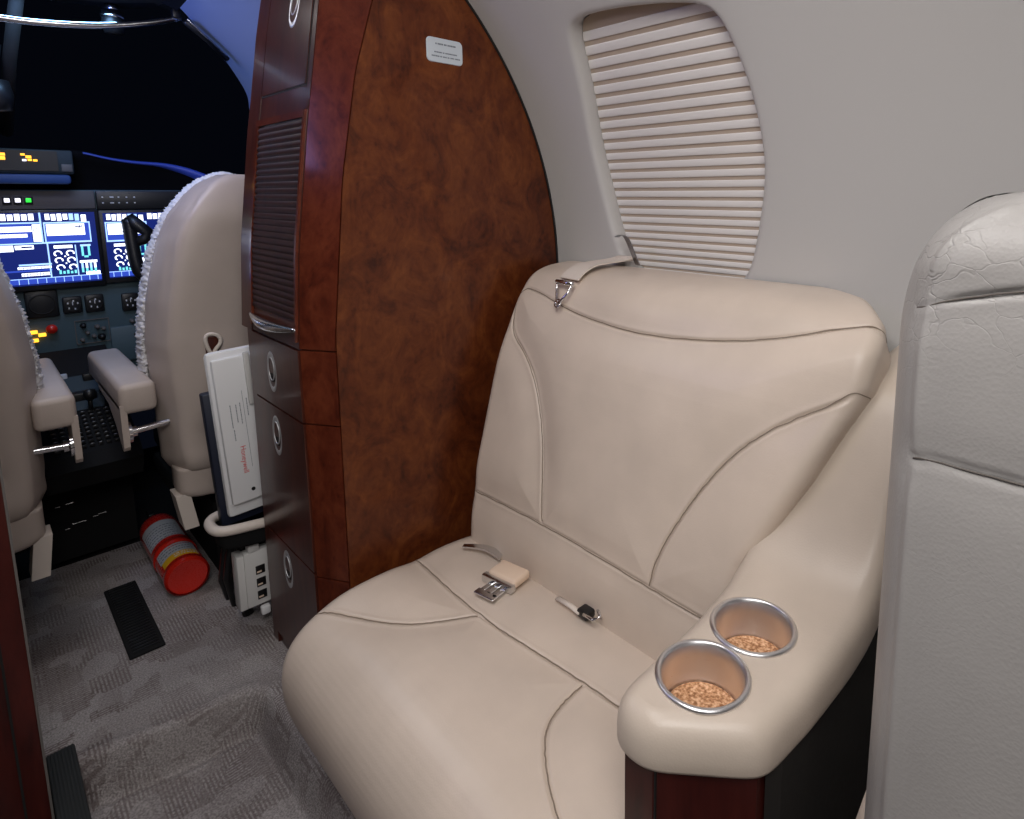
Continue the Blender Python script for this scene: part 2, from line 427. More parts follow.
# window pane behind the blind
def span_of(ring, t):
    y = []
    for (t0, y0), (t1, y1) in zip(ring, np.roll(ring, -1, 0)):
        if (t0-t)*(t1-t) <= 0 and t0 != t1: y.append(y0+(t-t0)/(t1-t0)*(y1-y0))
    return min(y), max(y)
ring = off(O, -.002); rows = []
for t in np.linspace(ring[:, 0].min()+.0003, ring[:, 0].max()-.0003, 60):
    a, b_ = span_of(ring, t); rows.append([(XC+(R_FUS+.045)*math.cos(t/R_FUS), y, ZC+(R_FUS+.045)*math.sin(t/R_FUS)) for y in np.linspace(a, b_, 6)])
struct(grid_obj('window_1', np.array(rows), M['black']), 'cabin window behind the closed pleated blind')

# floor: upper forward floor, sunken aisle, raised carpeted ledge under the seat
xs = np.r_[np.linspace(-.46, .0, 12), np.linspace(.01, .45, 90), np.linspace(.46, .80, 16)]
ys = np.r_[np.linspace(-1.28, .6, 24), np.linspace(.62, 1.20, 100), np.linspace(1.203, 1.40, 80), np.linspace(1.41, 2.14, 40)]
def sst(a, b, x):
    t = np.clip((x-a)/(b-a), 0, 1); return t*t*(3-2*t)
X, Y = np.meshgrid(xs, ys, indexing='ij')
edge_y = 1.352 - .165*np.clip(X, 0, .4) + .004*np.sin(X*25); edge_x = .337
# rounded inner corner of the recess
dx = edge_x - X; dy = edge_y - Y; rc = .05
inside = np.where((dx < rc) & (dy < rc), rc-np.hypot(np.maximum(rc-dx, 0), np.maximum(rc-dy, 0)), np.minimum(dx, dy))
Z = -.080*sst(0, .030, inside)
Z += .004*np.exp(-((inside+.012)/.014)**2) + .004*np.exp(-((inside-.046)/.007)**2)
Z += .05*sst(.345, .40, X)*sst(1.36, 1.12, Y)
Z = np.where((X <= .045) & (Y < 1.37), Z, Z)
struct(grid_obj('floor', np.stack([X, Y, Z], 2), M['carpet']), 'taupe patterned carpet with a step down into the aisle')
# below: dark cockpit well
m = MB(); m.box((-.32, 2.14, -.10), (.62, 3.0, -.02)); struct(m.build('floor_cockpit', M['soft_black']))
m = MB(); m.box((-.44, -1.29, -.16), (.78, 2.13, -.12)); struct(m.build('floor_structure', M['soft_black']))
# door sill, ribbed
m = MB(); m.box((.0105, 1.00, -.05), (.05, 1.392, .010), .003)
for k in range(8): m.box((.0125+k*.0047, 1.004, .009), (.0150+k*.0047, 1.388, .012))
struct(m.build('trim_1', M['rubber'], sharp=.6), 'black ribbed rubber door sill')

# cockpit shell: liner above the side windows, tapered
def cone(th, y):
    return cyl(th, y, float(np.interp(y, [1.42, 1.46, 1.95, 2.7, 3.1], [.79, .784, .70, .70, .64])))
rows = []
for th in np.linspace(30, 67, 40):
    yb = np.interp(th, [30, 44, 46, 54, 60, 66, 67], [2.55, 2.20, 2.165, 2.065, 1.985, 1.92, 1.91])
    rows.append([cone(th, y) for y in np.linspace(1.42, yb, 16)])
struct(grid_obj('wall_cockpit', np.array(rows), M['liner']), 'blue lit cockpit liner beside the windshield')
rows = [[cone(th, y) for y in np.linspace(1.42, 2.9, 12)] for th in np.linspace(-60, 14, 30)]
struct(grid_obj('trim_2', np.array(rows), M['soft_black']))
rows = [[cone(th, y) for y in np.linspace(1.42, 2.9, 12)] for th in np.linspace(118, 240, 40)]
struct(grid_obj('trim_3', np.array(rows), M['soft_black']))
rows = [[cone(th, y) for y in np.linspace(1.42, 1.93, 6)] for th in np.linspace(67, 118, 30)]
struct(grid_obj('ceiling_cockpit', np.array(rows), M['soft_black']))
# windshield glass (night outside)
rows = []
for th in np.linspace(14, 120, 54):
    y0 = np.interp(th, [14, 30, 44, 54, 60, 66, 75, 120], [2.60, 2.55, 2.20, 2.065, 1.985, 1.95, 1.95, 1.95])
    rows.append([cone(th, y0 + k*(3.05-y0)) if True else 0 for k in np.linspace(0, 1, 10)])
P = np.array(rows)
for j in range(10):
    f = (j/9)**1.2
    P[:, j, 2] = P[:, j, 2]*(1-f) + (1.02+.05*f)*f; P[:, j, 0] = P[:, j, 0]*(1-.25*f) + XC*.25*f
struct(grid_obj('window_2', P, M['glass']), 'dark windshield glass with night outside')
# windshield centre post and frame edge
m = MB(); m.tube([(.165, 2.0, 1.52), (.135, 2.15, 1.33), (.125, 2.40, 1.17)], .014, 8); struct(m.build('trim_4', M['panel_dark'], smooth=True), 'windshield centre post')

# ------------------------------------------------------------------ overhead
ov = root('overhead_panel', (.17, 1.95, 1.47), 'dark overhead ceiling panel above the windshield', 'overhead panel')
pl = [(-.25,1.80),(.40,1.80),(.425,1.88),(.41,2.00),(.34,2.08),(.17,2.13),(-.02,2.10),(-.25,2.02)]
m = MB(); m.prism(pl, 1.478, 1.515); m.build('panel', M['panel_dark'], ov, sharp=.5)
m = MB(); m.box((.08, 1.86, 1.470), (.26, 2.02, 1.480), .006); m.build('switch_panel', M['black'], ov, sharp=.5)
rl = root('grab_rail', (.2, 1.95, 1.39), 'thin polished rail curving along the top of the windshield', 'rail')
m = MB(); m.tube([tuple(p) for p in smooth_line([(-.2,1.87,1.41),(0,1.92,1.386),(.116,1.953,1.384),(.216,1.953,1.391),(.308,1.953,1.405),(.40,1.944,1.43),(.452,1.944,1.451)], 40)], .0075, 10); m.build('rail', M['steel'], rl, smooth=True)
m = MB(); m.box((.434, 1.932, 1.446), (.452, 1.952, 1.470), .004); m.build('bracket', M['black'], rl, sharp=.5)
lm = root('reading_lamp', (.337, 2.08, 1.5), 'small dark cockpit reading lamp hanging from the overhead panel', 'lamp')
m = MB(); m.lathe([(.0,.0),(.022,.0),(.024,-.03),(.020,-.055),(.0,-.055)], 24, Matrix.Translation((.33, 2.045, 1.462))); m.build('lamp_head', M['black'], lm, smooth=True)
m = MB(); m.lathe([(.0,.0),(.014,.0),(.014,-.018),(.0,-.018)], 20, Matrix.Translation((.33, 2.045, 1.4775))); m.lathe([(.0235,-.008),(.0255,-.010),(.0255,-.016),(.0235,-.018)], 24, Matrix.Translation((.33, 2.045, 1.462))); m.build('collar', M['steel'], lm, smooth=True)
vs = root('sun_visor_track', (.545, 2.09, 1.44), 'slim dark sun visor track along the edge of the blue liner', 'track')
m = MB(); m.tube([(.458,1.925,1.440),(.515,1.963,1.410),(.567,1.995,1.374)], .0075, 8); m.build('track', M['black'], vs, smooth=True)
m = MB(); m.tube([(.460,1.913,1.444),(.562,1.984,1.382)], .0025, 6); m.build('track_edge', M['steel'], vs, smooth=True)
cp = root('standby_compass', (.115, 2.14, 1.26), 'dark magnetic compass hanging beside the windshield centre post', 'compass')
m = MB(); m.lathe([(.0,-.04),(.03,-.035),(.036,0),(.03,.035),(.0,.04)], 20, Matrix.Translation((.098, 2.14, 1.24))); m.build('compass_body', M['black'], cp, smooth=True)
m = MB(); m.tube([(.098,2.14,1.27),(.115,2.13,1.36)], .008, 8); m.build('mount', M['black'], cp, smooth=True)

# ------------------------------------------------------------------ instrument panel
ip = root('instrument_panel', (.17, 2.40, .75), 'cockpit instrument panel with lit displays and grey lower panel', 'instrument panel')
m = MB(); m.box((-.42, 2.375, .46), (.80, 2.46, 1.015), .006); m.box((-.42, 2.366, .955), (.292, 2.376, 1.012), .003); m.build('panel', M['panel'], ip, sharp=.5)
m = MB(); m.box((-.30, 2.355, .960), (.290, 2.367, 1.012), .003); m.build('switch_strip', M['panel_warm'], ip, sharp=.5)
m = MB(); m.box((.294, 2.360, .957), (.62, 2.372, 1.012), .003); sw = m.build('warning_strip', M['black'], ip, sharp=.5)
m = MB()
for r in range(2):
    for k in range(5): m.box((.306+k*.019, 2.3575, .992-r*.017), (.306+k*.019+(.009 if k == 1 else .004), 2.3605, .9955-r*.017))
m.build('legend', M['offwhite'], sw)
for k, mt in enumerate(('e_lamp','e_lamp','e_green')):
    x = .104+k*.0215
    m = MB(); m.box((x-.009, 2.350, .974), (x+.009, 2.356, .996), .002); b_ = m.build('push_button', M['black'], ip, sharp=.5)
    m = MB(); m.box((x-.0055, 2.3475, .980), (x+.0055, 2.351, .991), .001); m.build('button_light', M[mt], b_, sharp=.5)
# display content in pixels of a 620 x 420 page -> panel
RIGHT = []
def B(mat, x0, y0, x1, y1): RIGHT.append((mat, x0, y0, x1, y1))
for k in range(6): B('e_white' if k < 4 else 'e_sky', 12+k*40, 8+(k % 2)*2, 42+k*40, 44+(k % 3)*4)
B('e_white', 255, 16, 290, 58)
B('e_sky', -5, 58, 312, 66); B('e_sky', -5, 176, 312, 186); B('e_sky', -5, 58, 4, 186); B('e_sky', 303, 58, 312, 186)
B('e_white', 12, 70, 272, 140); B('e_blue', 4, 66, 303, 176)
for k in range(46):
    x = 18+random.random()*240; yy = 76+random.random()*56; RIGHT.append(('e_dot', x, yy, x+5, yy+5))
RIGHT.append(('e_dot', 205, 84, 258, 91)); RIGHT.append(('e_dot', 235, 78, 241, 98))
B('e_white', 45, 200, 172, 218); B('e_sky', 188, 200, 196, 390)
for k, (x, yy) in enumerate([(68,250),(152,250),(70,292),(154,292),(76,336),(162,336)]): RIGHT.append(('arc', x, yy, 30, 11))
B('e_white', 108, 265, 120, 272); B('e_white', 112, 308, 122, 315)
B('e_sky', 226, 200, 300, 212); B('e_teal', 230, 212, 246, 272); B('e_teal', 276, 212, 292, 272); B('e_teal', 246, 270, 276, 282)
B('e_white', 210, 300, 334, 314)
for k in range(4): B('e_white' if k % 2 else 'e_sky', 218+k*30, 314, 234+k*30, 348); B('e_teal', 218+k*30, 348, 234+k*30, 374)
for k in range(5): B('e_teal', 62+k*26, 352+(k*7) % 12, 78+k*26, 376)
LEFT = []
for k in range(5): LEFT.append(('e_white', k*44-6, 6+(k % 2)*3, 28+k*44, 44))
LEFT += [('e_sky',-60,56,240,64),('e_white',-60,80,180,112),('e_white',-60,124,150,144),('e_white',186,70,244,172),('e_blue',-60,66,180,176),('e_sky',238,0,250,180),('e_sky',-60,178,262,186),('e_white',-60,190,50,226),('e_white',60,192,180,216),('e_sky',266,186,276,390),('e_sky',70,304,284,314),('e_white',60,320,280,334),('e_white',80,358,276,376),('e_blue',-60,340,284,350)]
for k in range(12): LEFT.append(('e_navy', -30+k*22, 84, -26+k*22, 108)); LEFT.append(('e_navy', -28+k*19, 126, -25+k*19, 142))
for k in range(9): LEFT.append(('e_navy', 70+k*23, 322, 76+k*23, 332)); LEFT.append(('e_navy', 92+k*21, 360, 98+k*21, 374))
LEFT.append(('e_navy',100,198,170,208))
for k in range(8): LEFT.append(('e_navy', 192+k % 2*26, 78+k*11, 206+k % 2*26, 82+k*11))
def display(x0, x1, z0, z1, y, items, s, ox, foot, lab, sz):
    m = MB(); m.box((x0-.010, y+.002, z0-.016), (x1+.010, y+.02, z1+.008), .004); bz = m.build('display', M['black'], ip, sharp=.5); bz['label'] = lab
    mats = ['e_navy','e_blue','e_white','e_sky','e_teal']; lift = {'e_blue': 1, 'e_white': 2, 'e_sky': 2.2, 'e_teal': 2.4, 'e_dot': 3, 'e_navy': 3.2}
    q = MB()
    def quad(X0, X1, Z0, Z1, mt):
        yy = y-.0002*lift[mt]; q.poly([(X0,yy,Z0),(X1,yy,Z0),(X1,yy,Z1),(X0,yy,Z1)], [(0,1,2,3)], mats.index('e_navy' if mt == 'e_dot' else mt))
    q.poly([(x0, y+.0005, z0), (x1, y+.0005, z0), (x1, y+.0005, z1), (x0, y+.0005, z1)], [(0,1,2,3)])
    for it in items:
        if it[0] == 'arc':
            _, cx, cy, r, w = it; N = 14; vs_ = []
            for k in range(N+1):
                a = math.radians(-20+k*260/N)
                for rr in (r, r-w): vs_.append((ox+(cx+rr*math.cos(a))*s, y-.0004, z1-(cy-rr*.62*math.sin(a))*sz))
            if max(v[0] for v in vs_) < x1: q.poly(vs_, [(2*k, 2*k+1, 2*k+3, 2*k+2) for k in range(N)], 2)
            continue
        mt, a, b, c, d = it
        X0, X1 = max(ox+a*s, x0), min(ox+c*s, x1); Z1, Z0 = z1-b*sz, max(z1-d*sz, z0)
        if X1 > X0 and Z1 > Z0: quad(X0, X1, Z0, Z1, mt)
    f0, f1 = z1-foot[0]*sz, max(z1-foot[1]*sz, z0)
    quad(x0, x1, f1, f0, 'e_blue'); quad(x0, x1, f0-.002, f0, 'e_sky')
    for k in range(12):
        xx = x0+(k+.5)*(x1-x0)/12; quad(xx, xx+.0014, f1, f0, 'e_sky')
    quad(x1-.034, x1-.002, f0-.001, f0+.010, 'e_white')
    q.build('screen', [M[k] for k in mats], bz)
items = LEFT + [(t[0],)+((t[1]+265, t[2], t[3], t[4]) if t[0] == 'arc' else (t[1]+265, t[2], t[3]+265, t[4])) for t in RIGHT]
display(.058, .284, .748, .951, 2.35, items, .000318, .0875, (390, 424), 'wide lit centre display with white and blue readouts', .000468)
items = RIGHT + [(t[0], t[1]+330, t[2], t[3]+330, t[4]) for t in LEFT if t[1] >= -10]
items = [(t[0], max(t[1], -8), *t[2:]) if t[0] != 'arc' else t for t in items]
display(.303, .525, .752, .947, 2.352, items, .000318, .307, (380, 415), 'lit right hand display partly behind the control yoke', .000462)
# standby gauges and switches
def gauge(x0, x1, z0, z1, lab=None, needle=True):
    y = 2.372
    m = MB(); m.box((x0, y-.010, z0), (x1, y+.004, z1), .005); g = m.build('gauge', M['black'], ip, sharp=.5)
    cx, cz, r = (x0+x1)/2, (z0+z1)/2, min(x1-x0, z1-z0)*.40
    m = MB(); m.lathe([(r, 0), (r*1.06, .002), (r*.94, .002), (r*.94, 0)], 28, Matrix.Translation((cx, y-.0105, cz)) @ Matrix.Rotation(math.pi/2, 4, 'X')); m.build('gauge_ring', M['panel_dark'], g, smooth=True)
    if needle:
        m = MB()
        for a in (.4, 1.4, 2.6, 3.9, 5.1): m.box((cx+r*.7*math.cos(a)-.0016, y-.0118, cz+r*.7*math.sin(a)-.0025), (cx+r*.7*math.cos(a)+.0016, y-.0104, cz+r*.7*math.sin(a)+.0025))
        m.box((cx-.001, y-.0118, cz), (cx+.001, y-.0104, cz+r*.6)); m.build('gauge_marks', M['offwhite'], g)
    return g
gauge(.112, .182, .652, .730, needle=False)['label'] = 'large dark square standby display'
gauge(.190, .234, .656, .705); gauge(.240, .284, .653, .706); gauge(.326, .368, .645, .700)
m = MB(); m.box((.290, 2.364, .49), (.60, 2.376, .60), .004); sp2 = m.build('switch_panel', M['panel'], ip, sharp=.5)
m = MB()
for (a, b, c, d) in ((.212,.290,.560,.630),):
    for z in (b*0+c, d): m.box((a, 2.371, z-.001), (b, 2.3745, z+.001))
    for x in (a, b): m.box((x-.001, 2.371, c), (x+.001, 2.3745, d))
m.build('panel_outline', M['panel_warm'], ip)
for (x, z, r) in ((.230,.615,.008),(.238,.592,.006),(.262,.607,.007),(.252,.580,.006),(.276,.600,.006),(.225,.572,.006),(.346,.612,.007),(.352,.570,.008),(.270,.575,.010)):
    m = MB(); m.lathe([(0,-.016),(r*.7,-.016),(r*.8,-.004),(r,0)], 16, Matrix.Translation((x, 2.374, z)) @ Matrix.Rotation(-math.pi/2, 4, 'X')); m.build('knob', M['panel_warm'] if r < .008 else M['black'], ip, smooth=True)
m = MB(); m.lathe([(0,-.022),(.012,-.020),(.013,-.006),(.010,0)], 18, Matrix.Translation((.160, 2.374, .617)) @ Matrix.Rotation(-math.pi/2, 4, 'X')); m.build('knob', M['red'], ip, smooth=True)['label'] = 'red round knob'
for (x, z) in ((.122,.612),(.104,.602),(.139,.602),(.122,.588)):
    m = MB(); m.box((x-.008, 2.366, z-.0045), (x+.008, 2.376, z+.0045), .001); m.build('button_light', M['e_amber'], ip, sharp=.5)['label'] = 'amber lit button'
# glareshield with annunciator panel
gs = root('glareshield', (.17, 2.40, 1.05), 'black glareshield with a blue lit curved edge above the displays', 'glareshield')
top = smooth_line([(-.45,2.46,1.11),(.0,2.44,1.112),(.20,2.40,1.12),(.262,2.36,1.128),(.33,2.35,1.108),(.40,2.35,1.100),(.47,2.35,1.098),(.53,2.34,1.084),(.60,2.31,1.050),(.68,2.26,.99),(.72,2.22,.90)], 80)
thk = np.interp(np.linspace(0, 1, 80), [0, .58, .7, .8, .9, 1], [.002, .003, .008, .026, .040, .045])
P = np.array([[(x, y+.25, z+.02), (x, y+.03, z+.006), (x, y, z), (x, y-.004, z-.006), (x, y+.01, z-.02-.3*h), (x, y+.05, z-.09), (x, y+.06, z-.16)] for (x, y, z), h in zip(top, thk)])
grid_obj('hood', P, M['glare'], gs)
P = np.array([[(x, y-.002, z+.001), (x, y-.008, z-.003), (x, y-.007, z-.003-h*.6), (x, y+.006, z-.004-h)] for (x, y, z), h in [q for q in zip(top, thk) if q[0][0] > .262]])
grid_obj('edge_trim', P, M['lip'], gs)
an = root('annunciator_panel', (.15, 2.33, 1.09), 'dark annunciator box with amber caution lights on the glareshield', 'warning panel')
m = MB(); m.box((-.12, 2.33, 1.058), (.250, 2.40, 1.125), .006); m.build('box', M['ann'], an, sharp=.5)
m = MB(); m.box((-.10, 2.326, 1.066), (.216, 2.331, 1.120)); m.build('lens', M['black'], an)
m = MB(); m.box((.222, 2.325, 1.065), (.246, 2.331, 1.086), .002); m.build('switch', M['panel_warm'], an, sharp=.5)
for (x, z, w, mt) in ((.106,1.108,.008,'e_amber'),(.104,1.098,.010,'e_amber'),(.146,1.109,.006,'e_amber'),(.157,1.103,.008,'e_amber'),(.148,1.094,.006,'e_lamp'),(.159,1.095,.006,'e_amber'),(.170,1.094,.006,'e_amber')):
    m = MB(); m.box((x-w*.7, 2.3235, z-w*.45), (x+w*.7, 2.327, z+w*.45)); m.build('caution_light', M[mt], an)
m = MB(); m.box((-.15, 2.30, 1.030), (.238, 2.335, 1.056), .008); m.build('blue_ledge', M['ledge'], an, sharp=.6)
# control yoke
ck = root('control_yoke', (.37, 2.24, .72), 'black control yoke in front of the right hand display', 'yoke')
m = MB(); m.tube([tuple(p) for p in smooth_line([(.345,2.24,.930),(.347,2.235,.87),(.350,2.23,.80),(.36,2.23,.765),(.395,2.235,.75),(.45,2.24,.752),(.53,2.24,.765),(.55,2.235,.80),(.553,2.23,.92)], 50)], .017, 12); m.build('wheel', M['black'], ck, smooth=True)
m = MB(); m.tube([(.345,2.24,.938),(.360,2.232,.915),(.385,2.228,.892),(.378,2.23,.872),(.35,2.235,.862)], [.015,.020,.016,.016,.014], 12); m.build('grip', M['black'], ck, smooth=True)
m = MB(); m.tube([(.45,2.24,.752),(.45,2.30,.722),(.45,2.3755,.712)], .016, 14); m.build('shaft', M['black'], ck, smooth=True)
# pedestal
pd = root('centre_pedestal', (.17, 2.1, 0), 'dark centre pedestal between the pilot seats covered in small controls', 'pedestal')
def ped(x, y, z): return (x, y, z)
side = [(2.37,.55),(2.24,.50),(2.12,.42),(1.96,.36),(1.93,.33),(1.97,.27),(2.17,.20),(2.17,.0),(2.37,.0)]
m = MB(); A = [(.085,y,z) for y, z in side]; Bq = [(.275,y,z) for y, z in side]; k = len(side)
m.poly(A+Bq, [tuple(range(k)), tuple(range(2*k-1, k-1, -1))]+[(i, (i+1) % k, k+(i+1) % k, k+i) for i in range(k)]); m.build('housing', M['soft_black'], pd)
m = MB(); m.poly([(.10,2.232,.4975),(.262,2.232,.4975),(.262,2.126,.4265),(.10,2.126,.4265)], [(0,1,2,3)]); m.build('upper_plate', M['ann'], pd)
def on_slope(x, t, h=0.):   # t along (2.24,.50)->(1.96,.36)
    pts = [(2.24,.50),(2.12,.42),(1.96,.36)]; y = 2.24+t*(1.96-2.24); z = np.interp(-y, [-2.24,-2.12,-1.96], [.50,.42,.36])+h; return (x, y, z)
m = MB()
for r in range(9):
    for c in range(9):
        x, y, z = on_slope(.115+c*.0165, .45+r*.06, .003); m.box((x-.005, y-.005, z-.003), (x+.005, y+.005, z+.004), .001)
for r in range(9):
    for c in range(9):
        x, y, z = on_slope(.115+c*.0165, .45+r*.06, .0075); 
        if random.random() < .75: m.box((x-.002, y-.001, z-.0006), (x+.002, y+.001, z+.0002), mat=1)
m.build('keypad', [M['black'], M['label']], pd, sharp=.5)
for (x, t, w, d_, mt) in ((.145,.02,.05,.012,'label'),(.215,.05,.03,.03,'black'),(.19,.25,.06,.035,'black'),(.205,.27,.02,.02,'label'),(.125,.10,.04,.03,'black')):
    x0, y0, z0 = on_slope(x, t); m = MB(); m.box((x0-w/2, y0-d_/2, z0-.012), (x0+w/2, y0+d_/2, z0+.012), .003); m.build('control_module', M[mt], pd, sharp=.5)
for (x, t) in ((.20,.42),(.235,.40)):
    x0, y0, z0 = on_slope(x, t); m = MB(); m.tube([(x0,y0,z0-.01),(x0,y0-.01,z0+.04)], .005, 8); lv = m.build('lever', M['black'], pd, smooth=True)
    m = MB(); m.lathe([(0,.018),(.012,.014),(.014,0),(.010,-.012),(0,-.014)], 16, Matrix.Translation((x0, y0-.01, z0+.045))); m.build('lever_knob', M['black'], lv, smooth=True)
for (x, z, w) in ((.15,.10,.03),(.185,.105,.012),(.20,.108,.02),(.125,.09,.012),(.11,.16,.012),(.135,.162,.02)):
    m = MB(); m.box((x-w/2, 2.164, z-.0012), (x+w/2, 2.171, z+.0012), .0008); m.build('trim_clip', M['steel'], pd)

# ------------------------------------------------------------------ pilot seats
def pilot_seat(cx, s, label, grp):
    """s=+1: right seat (aisle edge on its -x side), s=-1: left seat"""
    r = root('pilot_seat', (cx, 1.74, 0), label, 'pilot seat', grp)
    zs = np.linspace(.335, 1.050, 60)
    def hw(z): return np.interp(z, [.33,.36,.42,.50,.58,.65,.75,.81,.89,.955,1.0,1.029,1.046,1.052], [.185,.200,.203,.204,.207,.210,.199,.187,.166,.136,.099,.066,.036,.016])
    def hf(z): return np.interp(z, [.45,.55,.65,.746,.867,.951,1.012,1.042,1.055], [.216,.216,.214,.203,.176,.139,.092,.052,.02])
    P = []
    for z in zs:
        w = hw(z); top = np.clip((z-.93)/.12, 0, 1); bot = np.clip((.37-z)/.04, 0, 1)
        yb = 1.675 + .035*top**2 + .02*bot**2 + .03*((z-.7)/.35)**2*0; yf = 1.80
        half = [(0, yb), (w*.45, yb+.001), (w*.70, yb+.004), (w*.80, yb+.006), (w*.872, yb+.012), (w*.915, yb+.042), (w*.955, yb+.078), (w*1.0, yf-.02), (w*.98, yf+.02), (w*.80, yf+.045), (w*.4, yf+.05), (0, yf+.05)]
        h = smooth_line(half, 34, it=2)
        loop = [(cx+x, y, z) for x, y in h] + [(cx-x, y, z) for x, y in h[::-1][1:-1]]
        P.append(loop)
    P = np.array(P); N = grid_normals(P, True)
    if (N[30, 0]*np.array([0,-1,0])).sum() < 0: N = -N
    seams = [[(cx-sgn*hw(z)*.88, 1.675+.026+.035*np.clip((z-.93)/.12,0,1)**2, z) for z in np.linspace(.36, 1.0, 24)] for sgn in (-1, 1)]
    seams += [[(cx-sgn*hw(z)*.99, 1.675+.105, z) for z in np.linspace(.40, .98, 24)] for sgn in (-1, 1)]
    seams += [[(cx-s*.17, 1.685, .425), (cx-s*.12, 1.676, .428), (cx-s*.07, 1.675, .434)]]
    P = groove(P, N, seams, .006, .005, .004, .03, .003)
    grid_obj('backrest_cover', P, M['pilot'], r, closed_v=True, caps=(True, True))
    # sheepskin edge facing forward
    zz = np.linspace(.50, 1.055, 90); path = []
    for z in zz: path.append((hf(z)-.010, z-.007))
    full = [(cx-s*x, z) for x, z in path] + [(cx+s*x, z) for x, z in path[::-1]]
    full = smooth_line([(x, z) for x, z in full], 420, it=1)
    ring = []
    for i, (x, z) in enumerate(full):
        t = full[min(i+1, len(full)-1)]-full[max(i-1, 0)]; t /= np.linalg.norm(t)+1e-9; nx, nz = t[1], -t[0]
        if nx*(x-cx)+nz*(z-.72) < 0: nx, nz = -nx, -nz
        loop = []
        for k in range(18):
            a = 2*math.pi*k/18; rr = .0105*(1+.5*(rng.random()-.5)); jag = .005*rng.random()**2
            o_ = rr*math.cos(a)*.85 + jag; loop.append((x+nx*o_, 1.836+rr*3.2*math.sin(a)+.002*rng.random(), z+nz*o_))
        ring.append(loop)
    o = grid_obj('sheepskin', np.array(ring), M['sheep'], r, closed_v=True, caps=(True, True)); o['label'] = 'fluffy white sheepskin edge'
    # front cushion face
    m = MB(); m.box((cx-.13, 1.84, .42), (cx+.13, 1.885, .95), .02, 4); m.build('front_cushion', M['sheep'], r, smooth=True)
    # rounded lower roll, bracket
    def roll(z0, z1, w, y0, y1):
        P = []
        for t in np.linspace(0, 1, 14):
            z = z0+(z1-z0)*t; k = 1-(1-min(t*3.2, 1))**2; ww = w*(.72+.28*math.sqrt(k)) ; pts = []
            for q in range(32):
                a = 2*math.pi*q/32; e = 2/4.5
                pts.append((cx+ww*np.sign(math.cos(a))*abs(math.cos(a))**e, (y0+y1)/2+(y1-y0)/2*(.80+.2*math.sqrt(k))*np.sign(math.sin(a))*abs(math.sin(a))**e, z))
            P.append(pts)
        return np.array(P)
    grid_obj('lower_cover', roll(.262, .345, .185, 1.69, 1.81), M['pilot'], r, closed_v=True, caps=(True, True))
    m = MB(); bx = cx-s*.178
    m.prism([(bx-.015,1.71),(bx+.015,1.71),(bx+.015,1.77),(bx-.015,1.77)], .19, .28, lambda x, y, z: (x + s*(.0 if z > .2 else -.012)*-1, y, z)); m.build('frame_leg', M['cream'], r)
    bx2 = cx+s*.178
    m = MB(); m.prism([(bx2-.015,1.71),(bx2+.015,1.71),(bx2+.015,1.77),(bx2-.015,1.77)], .19, .28); m.build('frame_leg', M['cream'], r)
    m = MB(); m.box((cx-.16, 1.86, .19), (cx+.16, 2.16, .25), .01); m.box((cx-.10, 1.80, 0), (cx+.10, 2.10, .20)); m.build('seat_base', M['soft_black'], r, sharp=.5)
    m = MB(); m.box((cx-.15, 1.84, .255), (cx+.15, 2.20, .36), .03, 3); m.build('seat_cushion', M['soft_black'], r, smooth=True)
    for sx_, zz_ in ((-s, .425), (s, .425)):
        m = MB(); m.lathe([(0,-.006),(.006,-.005),(.0085,0)], 16, Matrix.Translation((cx+sx_*.06, 1.677, zz_)) @ Matrix.Rotation(-math.pi/2, 4, 'X')); m.build('button', M['pilot'], r, smooth=True)
    return r
def pilot_armrest(x0, x1, r, rod_to, s):
    """padded armrest with a hanging rear tongue and a chrome pivot rod"""
    P = []
    xm, w = (x0+x1)/2, (x1-x0)/2
    prof = [(1.700,.045),(1.704,.070),(1.714,.082),(1.74,.087),(1.95,.088),(2.12,.086),(2.15,.074),(2.158,.045)]
    m = MB(); m.box((x0, 1.70, .508), (x1, 2.16, .578), .014, 4); a = m.build('armrest', M['pilot'], r, smooth=True)
    xi = x0 if s > 0 else x1       # aisle-side face
    d = .012 if s > 0 else -.012
    tg = [(1.702,.53),(1.704,.47),(1.706,.432),(1.715,.422),(1.73,.428),(1.78,.465),(1.86,.50),(2.0,.512),(2.0,.53)]
    A = [(xi,y,z) for y, z in tg]; Bq = [(xi+d,y,z) for y, z in tg]; k = len(tg)
    m = MB(); m.poly(A+Bq, [tuple(range(k)), tuple(range(2*k-1, k-1, -1))]+[(i, (i+1) % k, k+(i+1) % k, k+i) for i in range(k)]); m.build('side_flap', M['pilot'], a)
    m = MB(); m.tube([(xi+d*.9, 1.722, .462), (rod_to, 1.722, .467)], .0075, 14)
    m.build('pivot_rod', M['chrome'], a, sharp=.9)['label'] = 'chrome pivot rod'
    m = MB(); m.lathe([(0,0),(.024,0),(.024,.006),(.012,.008),(.012,.016),(0,.016)], 24, Matrix.Translation((xi+d, 1.722, .462)) @ Matrix.Rotation((math.pi/2 if s > 0 else -math.pi/2), 4, 'Y')); m.build('pivot_plate', M['chrome'], a, sharp=.6)
rs = pilot_seat(.487, 1, 'right hand cream leather pilot seat, its back turned to the cabin beside the wood cabinet', 'pilot seats')
ls = pilot_seat(-.119, -1, 'left hand cream leather pilot seat cut off by the left edge of the photo', 'pilot seats')
pilot_armrest(.209, .279, rs, .30, 1)
pilot_armrest(.068, .138, ls, .055, -1)
